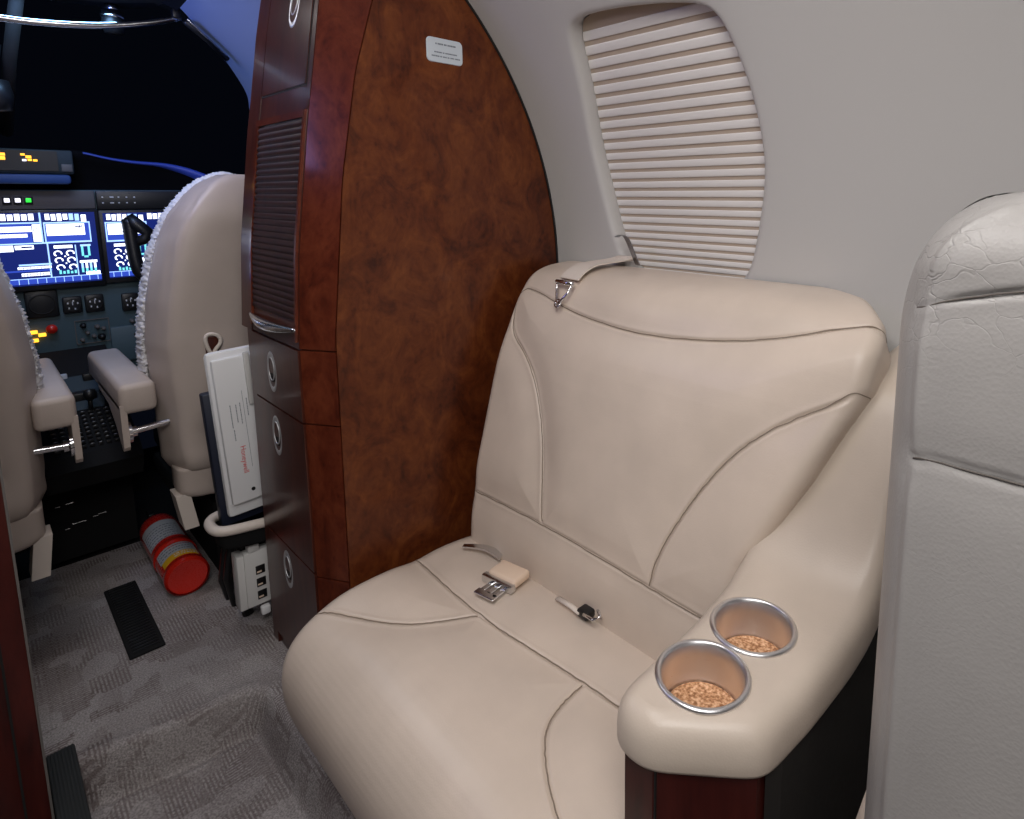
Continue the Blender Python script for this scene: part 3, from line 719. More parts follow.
# cord loop on the right seat's back
m = MB(); m.tube([tuple(p) for p in smooth_line([(.395,1.668,.605),(.378,1.664,.64),(.374,1.664,.668),(.385,1.662,.676),(.404,1.664,.668),(.408,1.664,.65),(.392,1.662,.635),(.388,1.662,.615),(.402,1.664,.60)], 50)], .0045, 8); m.build('cord_loop', M['strap'], rs, smooth=True)
m = MB(); m.box((.376, 1.670, .62), (.404, 1.6775, .665), .004); m.build('cord_slot', M['mahog'], rs, sharp=.5)

# ------------------------------------------------------------------ wood cabinet
def xa(z): return float(np.interp(z, [0,.72,.9,1.13,1.2,1.33,1.55], [.403,.403,.415,.445,.457,.477,.52]))
def xcn(z): return float(np.interp(z, [0,.744,1.026,1.216,1.341,1.55], [.436,.442,.472,.507,.545,.62]))
def xw(z): return cyl(math.degrees(math.asin((z-ZC)/R_FUS)), 0)[0]-.0015 if z > ZC-.275 else XC+math.sqrt(R_FUS**2-.275**2)-.12*(ZC-.275-z)/.702-.0015
YF, YM, YP = 1.435, 1.152, 1.089
cb = root('wood_cabinet', (.6, 1.26, 0), 'tall dark wood cabinet with burl end panel, tambour door and drawers', 'cabinet')
def skin(name, zs, plan, mat, parent, sharp=.5):
    """loft closed plan loops over z"""
    m = MB(); loops = []
    for z in zs: loops.append([m.bm.verts.new((x, y, z)) for x, y in plan(z)])
    n = len(loops[0])
    for A, Bq in zip(loops, loops[1:]):
        for k in range(n): m.bm.faces.new((A[k], A[(k+1) % n], Bq[(k+1) % n], Bq[k]))
    m.bm.faces.new(loops[0][::-1]); m.bm.faces.new(loops[-1])
    return m.build(name, mat, parent, sharp=sharp)
ZT = 1.53
zs = np.linspace(.0, ZT, 70)
e = .004
skin('carcass', zs, lambda z: [(xa(z)+e, YF), (xa(z)+e, YM), (xcn(z)+e, YP+e), (max(xw(z)-.004, xcn(z)+.01), YP+e), (max(xw(z)-.004, xcn(z)+.01), YF)], M['mahog'], cb)
skin('end_panel', zs, lambda z: [(xcn(z)+.0015, YP-.001), (xw(z)-.001, YP-.001), (xw(z)-.001, YP+.0035), (xcn(z)+.004, YP+.0035)], M['burl'], cb)['label'] = 'burl veneer end panel'
m = MB(); zz = np.linspace(.25, ZT, 60); m.tube([(xw(z)+.001, YP-.002, z) for z in zz], .0035, 6); m.build('edge_bead', M['black'], cb, smooth=True)
# facet pieces between aisle face and end panel, split by shadow gaps
def facet(z0, z1):
    g = .0015
    def plan(z):
        ax, ay, bx_, by = xa(z), YM-.001, xcn(z)-.0005, YP
        return [(ax+.0005, ay), (bx_, by), (bx_+.004, by+.003), (ax+.005, ay+.003)]
    skin('corner_panel', np.linspace(z0+g, z1-g, max(3, int((z1-z0)/.03))), plan, M['burl2'], cb)
for z0, z1 in ((.0,.275),(.275,.582),(.582,.722),(.722,ZT)): facet(z0, z1)
# aisle face
def aisle(name, y0, y1, z0, z1, mat, parent, t=.004, out=0.):
    return skin(name, np.linspace(z0, z1, max(3, int((z1-z0)/.02))), lambda z: [(xa(z)-out, y0), (xa(z)-out, y1), (xa(z)+t, y1), (xa(z)+t, y0)], mat, parent)
def ring_pull(y, z, parent):
    m = MB(); L, W = .043, .026
    def oval(rz, ry, n=36): return [(rz*math.sin(2*math.pi*k/n), ry*math.cos(2*math.pi*k/n)) for k in range(n)]
    x = xa(z)-.0008; slope = (xa(z+.03)-xa(z-.03))/.06
    def pt(o_, h): return (x-h+o_[0]*slope, y+o_[1], z+o_[0])
    loops = [[pt(o_, h) for o_ in oval(L*f, W*f)] for f, h in ((1, 0), (.97, .0018), (.86, .0024), (.72, .0018), (.68, -.001))]
    vs_ = [v for l in loops for v in l]; n_ = 36
    m.poly(vs_, [(i*n_+k, i*n_+(k+1) % n_, (i+1)*n_+(k+1) % n_, (i+1)*n_+k) for i in range(4) for k in range(n_)])
    o = m.build('ring_pull', M['pull'], parent, smooth=True)
    m = MB(); l = [pt(o_, .001) for o_ in oval(L*.72, W*.72)]; m.poly(l, [tuple(range(36))]); m.build('pull_recess', M['recess'], o)
    m = MB(); l = [pt((a-.012, b), .0018) for a, b in oval(L*.22, W*.62)]; m.poly(l, [tuple(range(36))]); m.build('pull_slot', M['black_groove'], o)
    m = MB(); m.tube([tuple(pt((a+.006, b), .0025)) for a, b in oval(L*.54, W*.60, 30)], .0012, 8, closed=True); m.build('pull_ring', M['pull'], o, smooth=True)
aisle('face_frame', YM+.001, YF-.0288, .7225, ZT, M['mahog'], cb, .012, .0003)
for z0, z1, zp in ((.03,.279,.226),(.283,.579,.519),(.583,.719,.652)):
    dr = aisle('drawer', YM+.003, YF-.030, z0, z1, M['mahog'], cb, .012, .0025)
    ring_pull(1.300, zp, dr)
aisle('side_rail', YF-.0285, YF, .0, .7205, M['mahog'], cb, .012, .0015)
aisle('side_rail', YF-.0285, YF+.036, .7215, ZT, M['mahog'], cb, .012, .0015)
aisle('door_gap_shade', YM+.019, YF-.033, 1.1945, 1.5135, M['black_groove'], cb, .010, .0012)  # black slab standing in for the shade in the gap around the door
ud = aisle('upper_door', YM+.022, YF-.036, 1.198, 1.51, M['mahog'], cb, .012, .0028); ud['label'] = 'upper cupboard door'
ring_pull(1.262, 1.352, ud)
# tambour door: frame, recessed slats, crescent pull
fr = MB()
def strip(y0, y1, z0, z1, out, m):
    zs_ = np.linspace(z0, z1, 12)
    L = [[m.bm.verts.new(v) for v in ((xa(z)-out, y0, z), (xa(z)-out, y1, z), (xa(z)+.006, y1, z), (xa(z)+.006, y0, z))] for z in zs_]
    for A, Bq in zip(L, L[1:]):
        for k in range(4): m.bm.faces.new((A[k], A[(k+1) % 4], Bq[(k+1) % 4], Bq[k]))
    m.bm.faces.new(L[0][::-1]); m.bm.faces.new(L[-1])
for y0, y1, z0, z1 in ((YM+.004,YM+.012,.735,1.15),(YF-.040,YF-.029,.735,1.15),(YM+.012,YF-.040,1.137,1.15)): strip(y0, y1, z0, z1, .0055, fr)
td = fr.build('tambour_frame', M['burl2'], cb)
m = MB(); zz = np.linspace(.772, 1.134, 31)
for a, b in zip(zz, zz[1:]):
    N = 7; vs_ = []
    for i in range(N):
        t = i/(N-1); z = a+(b-a)*t; bul = .0022*math.sin(math.pi*t)**.7
        vs_ += [(xa(z)-.0015-bul, YM+.013, z), (xa(z)-.0015-bul, YF-.041, z)]
    m.poly(vs_, [(2*i, 2*i+1, 2*i+3, 2*i+2) for i in range(N-1)])
m.build('tambour_door', M['tambour'], cb, smooth=False, sharp=.9)['label'] = 'ribbed roll-up tambour door'
m = MB(); P_ = []
for i in range(25):
    t = i/24; y = YM+.006+t*(YF-.030-YM-.006); s_ = math.sin(math.pi*t)
    P_.append((xa(.755)-.004-.012*s_, y, .757-.006*s_))
m.tube(P_, [.003+.007*math.sin(math.pi*i/24) for i in range(25)], 10, flat=(1., 1.0)); m.build('tambour_handle', M['steel'], cb, smooth=True)['label'] = 'crescent metal pull'
# placard
def rrect(w, h, r, n=6):
    p = []
    for cx_, cy_, a0 in ((w/2-r,h/2-r,0),(-w/2+r,h/2-r,90),(-w/2+r,-h/2+r,180),(w/2-r,-h/2+r,270)):
        p += [(cx_+r*math.cos(math.radians(a0+90*k/n)), cy_+r*math.sin(math.radians(a0+90*k/n))) for k in range(n+1)]
    return p
pc = (.687, YP-.0015, 1.2765)
m = MB(); q = rrect(.080, .046, .009); A = [(pc[0]+a, pc[1], pc[2]+b) for a, b in q]; Bq = [(pc[0]+a*.97, pc[1]-.0018, pc[2]+b*.97) for a, b in q]; k = len(q)
m.poly(A+Bq, [tuple(range(k, 2*k))]+[(i, (i+1) % k, k+(i+1) % k, k+i) for i in range(k)]); pk = m.build('placard', M['placard'], cb); pk['label'] = 'small grey placard with three lines of print'
m = MB(); yy = pc[1]-.0022
for zc_, x0, x1, big in ((.0115,-.021,.021,1),(-.004,-.024,.025,0),(-.0115,-.030,.031,0)):
    x = x0
    while x < x1:
        w = (.0026 if big else .0022)*random.choice((.6,1,1,1.3)); h = .0030 if big else .0024
        m.box((pc[0]+x, yy, pc[2]+zc_-h/2), (pc[0]+x+w, yy+.0002, pc[2]+zc_+h/2)); x += w+random.choice((.0006,.0006,.0006,.002))
m.build('print', M['ink'], pk)

# ------------------------------------------------------------------ side-facing seat
BP = [(.72,.22),(.672,.25),(.658,.285),(.661,.32),(.667,.40),(.698,.5),(.749,.68),(.783,.76),(.806,.80),(.833,.83),(.876,.846),(.936,.852),(.966,.850)]
SP = [(.72,.285),(.66,.30),(.54,.305),(.42,.305),(.36,.295),(.325,.275),(.298,.24),(.288,.195),(.295,.14),(.315,.08),(.345,.04),(.40,.03)]
ss = root('side_facing_seat', (.6, .72, 0), 'cream leather side-facing seat under the window, against the burl panel', 'seat')
def cushion(name, prof, ya, yb, seams, r, mat, nprof, ny, back=.10, flip=1, **kw):
    s = smooth_line(prof, nprof, it=2)
    t = np.gradient(s, axis=0); t /= np.linalg.norm(t, axis=1, keepdims=True)
    nin = np.stack([t[:, 1], -t[:, 0]], 1)*flip
    arc = [(r*(1-math.sin(a)), r*(1-math.cos(a))) for a in np.linspace(math.pi/2, 0, 12)]   # (y inset, depth)
    arc = [(r*(1-math.cos(a)), r*(1-math.sin(a))) for a in np.linspace(0, math.pi/2, 12)]
    P = np.zeros((nprof, ny+2*14, 3))
    for i in range(nprof):
        a_, b_ = ya(s[i]), yb(s[i])
        yl = [(a_, back), (a_, r*1.6)] + [(a_+u, d) for u, d in arc] + [(y, 0) for y in np.linspace(a_+r, b_-r, ny+2)[1:-1]] + [(b_-u, d) for u, d in arc[::-1]] + [(b_, r*1.6), (b_, back)]
        for j, (y, d) in enumerate(yl):
            P[i, j] = (s[i, 0]+nin[i, 0]*d, y, s[i, 1]+nin[i, 1]*d)
    N = np.zeros_like(P); N[..., 0] = -nin[:, None, 0]; N[..., 2] = -nin[:, None, 1]
    if seams: P = groove(P, N, seams, **kw)
    o = grid_obj(name, P, mat, ss)
    for sm in seams: stitch(P, N, sm, o, M['seam'])
    return o
b_top = [(.806,1.03,.800),(.818,1.008,.813),(.794,.859,.779),(.787,.743,.768),(.786,.657,.765),(.79,.554,.772),(.798,.465,.785),(.81,.39,.804),(.827,.331,.823),(.838,.300,.830),(.850,.283,.822),(.88,.280,.79)]
b_fwd = [(.79,1.03,.775),(.765,1.008,.718),(.751,.95,.686),(.739,.904,.644),(.722,.868,.584),(.705,.843,.525),(.67,.811,.409)]
b_aft = [(.815,.283,.728),(.798,.284,.735),(.784,.289,.741),(.777,.297,.741),(.771,.308,.733),(.759,.36,.703),(.744,.413,.664),(.732,.455,.621),(.715,.496,.56),(.697,.528,.497),(.683,.547,.45),(.667,.554,.401)]
b_bot = [(.667,1.03,.397),(.668,.809,.405),(.668,.665,.402),(.667,.558,.399),(.667,.40,.395)]
bya = lambda p: float(np.interp(p[1], [.3,.40,.485,.62,.755,.80,.86], [.43,.42,.402,.338,.284,.280,.284])) if p[0] < .83 else float(np.interp(p[0], [.83,.86,.91,.966],[.284,.290,.325,.405]))
byb = lambda p: float(np.interp(p[1], [.2,.3,.4,.8,.86],[1.025,1.03,1.035,1.04,1.04])) if p[0] < .86 else 1.04
bb = cushion('backrest', BP, bya, byb, [b_top, b_fwd, b_aft, b_bot], .024, M['seat'], 360, 330, back=.06, depth=.0055, w=.0026, puff=.008, L=.04, welt=.0005)
s_back = [(.546,1.06,.305),(.546,1.025,.305),(.533,.807,.305),(.548,.652,.305),(.559,.52,.304),(.56,.40,.304)]
s_fwd = [(.33,1.06,.28),(.356,1.04,.293),(.401,.934,.302),(.438,.873,.305),(.487,.835,.305),(.533,.807,.305)]
s_aft = [(.549,.572,.305),(.507,.569,.305),(.467,.557,.305),(.436,.524,.305),(.413,.488,.304),(.396,.452,.301),(.378,.40,.299),(.37,.36,.297)]
cushion('seat_cushion', SP, lambda p: .366, lambda p: 1.058, [s_back, s_fwd, s_aft], .045, M['seat'], 330, 320, back=.12, flip=-1, depth=.0045, w=.0026, puff=.006, L=.035, welt=.0008)
m = MB(); m.box((.40, .42, .03), (.76, 1.06, .20), .01); m.build('seat_base', M['panel_dark'], ss, sharp=.5)

# belts
b = root('shoulder_belt', (.86, .98, .85), 'cream webbing shoulder belt with a chrome hook lying over the seat back', 'seat belt')
wl = smooth_line([(.966,.862,.862),(.950,.872,.8575),(.92,.885,.855),(.885,.893,.852),(.858,.893,.843),(.842,.892,.834),(.833,.891,.827)], 40)
m = MB(); side_v = Vector((.12, 1, 0)).normalized()*.030; vs_ = []
for i, p in enumerate(wl):
    p = Vector(p)+Vector((-.003, 0, .0055)); k_ = .9+.1*i/40; vs_ += [p-side_v*k_, p+side_v*k_, p+side_v*k_+Vector((-.002,0,.002)), p-side_v*k_+Vector((-.002,0,.002))]
n_ = len(wl); m.poly(vs_, [(4*i+k, 4*i+(k+1) % 4, 4*i+4+(k+1) % 4, 4*i+4+k) for i in range(n_-1) for k in range(4)]+[(0,1,2,3),(4*n_-4,4*n_-3,4*n_-2,4*n_-1)]); m.build('webbing', M['strap'], b, sharp=.7)
m = MB(); c = Vector((.824, .889, .819)); dn = Vector((-.034,-.006,-.046)).normalized(); sd = Vector((.1,1,0)).normalized(); up_ = Vector((-.007,0,.006))
tri = [c-sd*.026+up_*1.3, c+sd*.026+up_*1.3, c+sd*.016+dn*.022+up_, c+sd*.004+dn*.042+up_, c-sd*.004+dn*.042+up_, c-sd*.016+dn*.022+up_]
m.tube(tri, .0032, 8, closed=True); m.tube([c-sd*.026+up_*1.5, c+sd*.026+up_*1.5], .0045, 8); m.build('hook_frame', M['chrome'], b, smooth=True)
m = MB(); cc = c+dn*.044+up_; m.tube([cc+sd*.008*math.cos(a)+dn*.008*math.sin(a) for a in np.linspace(0, 2*math.pi, 17)[:-1]], .0024, 8, closed=True); m.build('hook_eye', M['steel'], b, smooth=True)
m = MB(); m.box((.955, .842, .862), (.975, .884, .872), .003); m.build('belt_guide', M['cream'], b, sharp=.5)
h = root('belt_hanger', (.96, .855, .88), 'bent metal belt hook standing at the lower left corner of the blind', 'hook')
m = MB(); w_ = Vector((.003,.0085,0)); pth = smooth_line([(.960,.822,.856),(.954,.830,.880),(.948,.838,.905),(.943,.842,.916),(.937,.848,.920),(.930,.855,.914)], 24); vs_ = []
for p in pth: p = Vector(p); vs_ += [p-w_, p+w_, p+w_+Vector((-.003,0,0)), p-w_+Vector((-.003,0,0))]
n_ = len(pth); m.poly(vs_, [(4*i+k, 4*i+(k+1) % 4, 4*i+4+(k+1) % 4, 4*i+4+k) for i in range(n_-1) for k in range(4)]+[(0,1,2,3),(4*n_-4,4*n_-3,4*n_-2,4*n_-1)]); m.build('strap_hook', M['hook'], h, sharp=.7)
lb = root('lap_belt', (.60, .84, .31), 'lap belt end with tan leather tab and metal tongue on the seat', 'seat belt')
R3 = Matrix.Rotation(math.radians(10), 3, 'Z')
m = MB(); m.box((.602, .806, .3075), (.645, .872, .325), .006, 3, R3); m.build('leather_tab', M['buckle_leather'], lb, smooth=True)
m = MB(); m.box((.592, .802, .305), (.605, .874, .319), .002, 2, R3); tg_ = m.build('tongue', M['steel'], lb, sharp=.5)
m = MB(); 
for yy in (.814, .830, .846): m.box((.568, yy-.005, .308), (.594, yy+.005, .312), .001, 1, R3)
m.box((.558, .806, .308), (.572, .852, .312), .001, 1, R3); m.build('tongue_plate', M['steel'], tg_, sharp=.5)
m = MB(); P_ = smooth_line([(.655,.905,.305),(.650,.935,.311),(.640,.958,.311),(.622,.985,.309)], 14); vs_ = []
for i, p in enumerate(P_): p = Vector(p); q = Vector((.009,.006,0))*(1-.6*i/14); vs_ += [p-q, p+q, p+q+Vector((0,0,.0035)), p-q+Vector((0,0,.0035))]
m.poly(vs_, [(4*i+k, 4*i+(k+1) % 4, 4*i+4+(k+1) % 4, 4*i+4+k) for i in range(13) for k in range(4)]+[(0,1,2,3),(52,53,54,55)]); m.build('webbing_end', M['steel'], lb, sharp=.7)
lb2 = root('belt_buckle', (.655, .68, .31), 'dark seat belt buckle tucked in the gap below the backrest', 'seat belt')
m = MB(); m.tube([(.648,.735,.306),(.645,.70,.311),(.642,.672,.312)], .0035, 8, flat=(1.6,.7)); m.build('belt_strip', M['strap'], lb2, smooth=True)
m = MB(); m.box((.640, .655, .304), (.662, .680, .318), .004, 2); m.build('buckle_body', M['black'], lb2, sharp=.5)
m = MB(); m.tube([(.640,.662,.316),(.640,.640,.318),(.652,.634,.318),(.662,.650,.318)], .003, 8); m.build('buckle_bar', M['chrome'], lb2, smooth=True)

# ------------------------------------------------------------------ armrest console with cup holders
ac = root('armrest_console', (.55, .32, 0), 'cream leather armrest with two cup holders on a dark wood base, beside the side seat', 'armrest')
path = smooth_line([(.398,.5005),(.45,.5005),(.52,.5005),(.60,.501),(.655,.503),(.700,.513),(.738,.550),(.768,.610),(.795,.680),(.825,.735),(.865,.765),(.91,.78),(.955,.785)], 400, it=3)
pl_ = np.r_[0, np.cumsum(np.linalg.norm(np.diff(path, axis=0), axis=1))]; ptn = np.gradient(path, axis=0); ptn /= np.linalg.norm(ptn, axis=1, keepdims=True)
def bend(s_, y, h):
    s_ = np.asarray(s_); px, pz = np.interp(s_, pl_, path[:, 0]), np.interp(s_, pl_, path[:, 1]); tx, tz = np.interp(s_, pl_, ptn[:, 0]), np.interp(s_, pl_, ptn[:, 1])
    ex = np.minimum(s_, 0); return np.stack([px+ex-tz*h, y+0*s_, pz+tx*h], -1)
SE = pl_[-1]; sx = lambda x: float(np.interp(x, path[:, 0], pl_))
fw = [(SE,.305),(sx(.84),.310),(sx(.80),.335),(sx(.77),.372),(sx(.735),.402),(sx(.69),.408),(sx(.64),.398),(sx(.55),.388),(.06,.386),(.030,.385),(.014,.381),(.004,.371),(.000,.358)]
fr_ = [(.000,.350),(.000,.334)]; af = [(.003,.324),(.066,.245),(.074,.239),(sx(.55),.232),(sx(.64),.229),(sx(.75),.226),(SE,.224)]
def dense(p, n):
    p = np.array(p, float); L = np.r_[0, np.cumsum(np.linalg.norm(np.diff(p, axis=0), axis=1))]; t = np.linspace(0, L[-1], n); return np.stack([np.interp(t, L, p[:, k]) for k in (0, 1)], 1)
half = 150
full_ = dense(fw, 130), dense(fr_, 40), dense(af, 130)
Opl = dense(np.vstack(full_), 300)
for _ in range(10): Opl[1:-1] = (Opl[:-2]+2*Opl[1:-1]+Opl[2:])/4
tt = np.gradient(Opl, axis=0); tt /= np.maximum(np.linalg.norm(tt, axis=1, keepdims=True), 1e-9); nn = np.stack([tt[:, 1], -tt[:, 0]], 1)
if nn[60, 1] > 0: nn = -nn                    # inward: forward edge points to -y
for _ in range(12): nn[1:-1] = (nn[:-2]+2*nn[1:-1]+nn[2:])/4
nn /= np.linalg.norm(nn, axis=1, keepdims=True)
def ringat(ins, h):
    q = Opl+nn*ins; q[:, 0] = np.where(Opl[:, 0] > SE-.001, SE, np.minimum(q[:, 0], SE)); return bend(q[:, 0], q[:, 1], h), q
NP_ = len(Opl); MS = 14
lay = [ringat(i, h)[0] for i, h in ((.004,-.0515),(.001,-.0505),(0,-.047),(0,-.036),(.0008,-.026),(.0028,-.017),(.0065,-.0095),(.0115,-.0045),(.017,-.0015),(.022,0))]
V = [tuple(p) for l in lay for p in l]; F = []
for a in range(len(lay)-1):
    F += [(a*NP_+k, a*NP_+(k+1) % NP_, (a+1)*NP_+(k+1) % NP_, (a+1)*NP_+k) for k in range(NP_)]
def zipfill(layer, ins, h):
    q = ringat(ins, h)[1]; rows = []
    for k in range(NP_//2):
        a, b_ = q[k], q[NP_-1-k]; row = [layer*NP_+k]
        for j in range(1, MS):
            c = a+(b_-a)*j/MS; V.append(tuple(bend(c[0], c[1], h))); row.append(len(V)-1)
        row.append(layer*NP_+NP_-1-k); rows.append(row)
    for r0, r1 in zip(rows, rows[1:]):
        for j in range(MS): F.append((r0[j], r0[j+1], r1[j+1], r1[j]))
    last = rows[-1]; first = rows[0]
    return first, last
f0, l0 = zipfill(0, .004, -.0515); f1, l1 = zipfill(len(lay)-1, .022, 0)
for ends in (f0, f1, l0, l1):                  # close the two end slits
    F.append(tuple(ends))
pad = mesh_obj('leather_pad', V, F, M['arm'])
bm_ = bmesh.new(); bm_.from_mesh(pad.data); bmesh.ops.remove_doubles(bm_, verts=bm_.verts[:], dist=2e-5); bmesh.ops.recalc_face_normals(bm_, faces=bm_.faces[:]); bm_.to_mesh(pad.data); bm_.free(); settle(pad, ac)
pad['label'] = 'cream leather pad sweeping up to the wall'
CUPS = ((.487,.3245),(.588,.3235)); ZR = .5005
cut = MB()
for cx_, cy_ in CUPS: cut.lathe([(0,-.075),(.0465,-.075),(.0465,.05),(0,.05)], 48, Matrix.Translation((cx_, cy_, ZR)))
bmesh.ops.remove_doubles(cut.bm, verts=cut.bm.verts[:], dist=1e-4)
cutter = cut.build('cutter', M['arm'])
bo = pad.modifiers.new('cut', 'BOOLEAN'); bo.operation = 'DIFFERENCE'; bo.object = cutter; bo.solver = 'EXACT'
dg = bpy.context.evaluated_depsgraph_get(); me2 = bpy.data.meshes.new_from_object(pad.evaluated_get(dg)); pad.modifiers.clear(); pad.data = me2
bpy.data.objects.remove(cutter)
for cx_, cy_ in CUPS:
    T = Matrix.Translation((cx_, cy_, ZR))
    m = MB(); m.lathe([(.0445,-.0005),(.0500,-.0002),(.0505,.0015),(.0490,.0035),(.0465,.0042),(.0445,.0030),(.0435,-.001),(.0428,-.012),(.0418,-.045),(.0400,-.0475),(.0,-.0475)], 64, T)
    cu_ = m.build('cup_holder', M['alu'], ac, sharp=1.0); cu_['label'] = 'brushed aluminium cup holder with cork base'
    m = MB(); m.lathe([(.0,-.0420),(.0392,-.0420),(.0398,-.043),(.0398,-.0474)], 48, T); m.build('cork_liner', M['cork'], cu_, sharp=.8)
# wood base and black side
bp = [(.409,.364),(.409,.328),(.473,.250),(.53,.243),(.53,.364)]
m = MB(); m.prism(bp, -.06, .4505); m.bm.faces.ensure_lookup_table(); bmesh.ops.delete(m.bm, geom=[m.bm.faces[-1]], context='FACES_ONLY'); m.build('wood_base', M['mahog_red'], ac)
m = MB(); m.box((.4095, .3245, .05), (.4115, .3265, .449)); m.build('base_edge', M['black_groove'], ac)
m = MB(); m.prism([(.482,.246),(.50,.238),(.83,.238),(.83,.36),(.54,.36),(.54,.26)], .0, .452); m.bm.faces.ensure_lookup_table(); bmesh.ops.delete(m.bm, geom=[m.bm.faces[-1]], context='FACES_ONLY'); m.build('side_panel', M['panel_dark'], ac)

# ------------------------------------------------------------------ window blind
wb = root('window_blind', (.95, .71, 1.08), 'closed pleated window blind with pale slats in the curved wall', 'blind')
def wp(t, y, dep): return (XC+(R_FUS+dep)*math.cos(t/R_FUS), y, ZC+(R_FUS+dep)*math.sin(t/R_FUS))
ring = off(O, -.0025)
V = [wp(t, y, .034) for t, y in ring]; cV = wp(Cc[0], Cc[1], .034)
# tan backing as a fine grid clipped to the outline by row spans
def span(t):
    y = []
    for (t0, y0), (t1, y1) in zip(ring, np.roll(ring, -1, 0)):
        if (t0-t)*(t1-t) <= 0 and t0 != t1: y.append(y0+(t-t0)/(t1-t0)*(y1-y0))
    return (min(y), max(y)) if len(y) >= 2 else None
tmin, tmax = ring[:, 0].min()+.0005, ring[:, 0].max()-.0005
rows = []
for t in np.linspace(tmin, tmax, 60):
    a, b_ = span(t); rows.append([wp(t, y, .032) for y in np.linspace(a, b_, 8)])
grid_obj('backing', np.array(rows), M['blind_tan'], wb)['label'] = 'tan fabric behind the slats'
NS = 25; wts = np.linspace(.66, 1.34, NS); wts *= (tmax-.022-tmin)/wts.sum(); edges = np.r_[0, np.cumsum(wts)]
for k in range(NS):
    step = wts[k]; t0 = tmin+.001+edges[k]; t1 = t0+step*.66; rows = []
    prof = [(t0, .0318), (t0+.0004, .0302), (t0+step*.08, .0297), ((t0+t1)/2, .0296), (t1-step*.08, .0297), (t1-.0004, .0302), (t1, .0318)]
    sp_ = [span(min(max(t, tmin), tmax)) for t, _ in prof]
    rows = [[wp(t, y, d) for y in np.linspace(s0+.0008, s1-.0008, 10)] for (t, d), (s0, s1) in zip(prof, sp_)]
    grid_obj('slat', np.array(rows), M['blind'], wb)

# ------------------------------------------------------------------ foreground seat
fs = root('cabin_seat', (.3, -.1, -.06), 'worn grey cream leather seat back in the right foreground, creased at the headrest', 'seat')
loop_half = [(.422,-.42),(.420,-.20),(.419,-.05),(.419,.06),(.420,.105),(.427,.126),(.445,.139),(.468,.147),(.50,.147),(.53,.135),(.55,.10),(.558,.03),(.56,-.2),(.56,-.42)]
LH = smooth_line(loop_half, 520, it=2)
zs = np.r_[np.linspace(.30, .90, 150), np.linspace(.9025, 1.000, 70)]
P = []
for z in zs:
    t = np.clip((z-.950)/.050, 0, 1); ins = .050*(1-math.sqrt(max(1-t*t, 0)))
    ty = np.clip((z-.90)/.100, 0, 1); iny = .055*(1-math.sqrt(max(1-ty**2.2, 0)))
    lp = LH.copy(); cx_ = .49
    lp[:, 0] = np.where(lp[:, 0] < cx_, np.minimum(lp[:, 0]+ins, cx_), np.maximum(lp[:, 0]-ins, cx_))
    lp[:, 1] -= iny*np.clip((lp[:, 1]+.15)/.28, 0, 1)
    lp[:, 1] += .010*(z-.8)*(-.4)
    P.append([(x, y, z + (.0)) for x, y in lp])
P = np.array(P); 
P[..., 2] += (.006*np.clip((.12-P[..., 1])/.12, 0, 1))*np.clip((P[..., 2]-.9)/.1, 0, 1)
N = grid_normals(P)
if N[40, 60, 0] > 0: N = -N
sA = [(.43,.13,.926),(.42,.118,.930),(.419,.095,.937),(.419,.062,.945),(.419,.02,.950),(.42,-.1,.952),(.421,-.3,.952)]
sB = [(.424,.122,.8235),(.42,.110,.826),(.419,.08,.827),(.419,.04,.827),(.42,-.1,.827),(.421,-.3,.827)]
sC = [(.4235,.119,z) for z in np.linspace(.32, .95, 30)] + [(.432,.105,.975),(.44,.08,.992)]
P = groove(P, N, [sA, sB], .0042, .0024, .0025, .02, .0002)
d = seam_dist(P, sC, 400); P = P + N*((.0026*np.exp(-(d/.004)**2)))[..., None]
Pc = np.concatenate([P, P[:, :1]], 1)
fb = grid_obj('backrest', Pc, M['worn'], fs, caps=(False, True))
for sm in (sA, sB): stitch(P, N, sm, fb, M['seam_dark'], .0007, -.0006)
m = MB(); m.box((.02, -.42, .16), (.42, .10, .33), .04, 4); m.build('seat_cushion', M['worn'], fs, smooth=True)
P = np.array([[(x, y, z) for x, y in smooth_line([(.47,.02),(.475,.12),(.49,.168),(.52,.180),(.56,.170),(.60,.12),(.61,-.2)], 50)] for z in np.r_[np.linspace(.0, .46, 8), .475, .482]])
P[-1, :, 1] -= .01; P[-2, :, 1] -= .003
P[:, :, 1] -= .03*np.clip((P[:, :, 2]-.42)/.06, 0, 1)**2
grid_obj('back_shell', P, M['seat'], fs)['label'] = 'pale lower seat shell'
m = MB(); m.box((.06, -.36, -.06), (.50, .02, .17), .01); m.build('seat_base', M['panel_dark'], fs, sharp=.5)

# ------------------------------------------------------------------ left cabinet, vent, extinguisher, documents
lc = root('entry_cabinet', (-.2, 1.28, 0), 'dark red wood cabinet edge at the lower left of the photo', 'cabinet')
m = MB(); m.box((-.42, 1.215, -.06), (.0085, 1.44, 1.25), .004); m.build('carcass', M['mahog_red'], lc, sharp=.5)
m = MB(); m.box((-.022, 1.2135, .0), (-.019, 1.216, 1.2)); m.build('edge_gap', M['black_groove'], lc)
m = MB(); m.box((.0065, 1.2142, -.05), (.0095, 1.217, 1.24)); m.build('edge_strip', M['panel_warm'], lc)
fv = root('floor_vent', (.19, 1.745, 0), 'black ribbed floor vent set in the carpet', 'vent')
m = MB(); m.box((.160, 1.580, -.002), (.225, 1.914, .006), .003); m.build('plate', M['soft_black'], fv, sharp=.5)
m = MB()
for k in range(26): m.box((.169, 1.592+k*.0122, .005), (.216, 1.597+k*.0122, .0085), .001)
m.build('ribs', M['black'], fv, sharp=.5)
fe = root('fire_extinguisher', (.31, 1.88, .0), 'red fire extinguisher lying on the carpet by the right pilot seat', 'fire extinguisher')
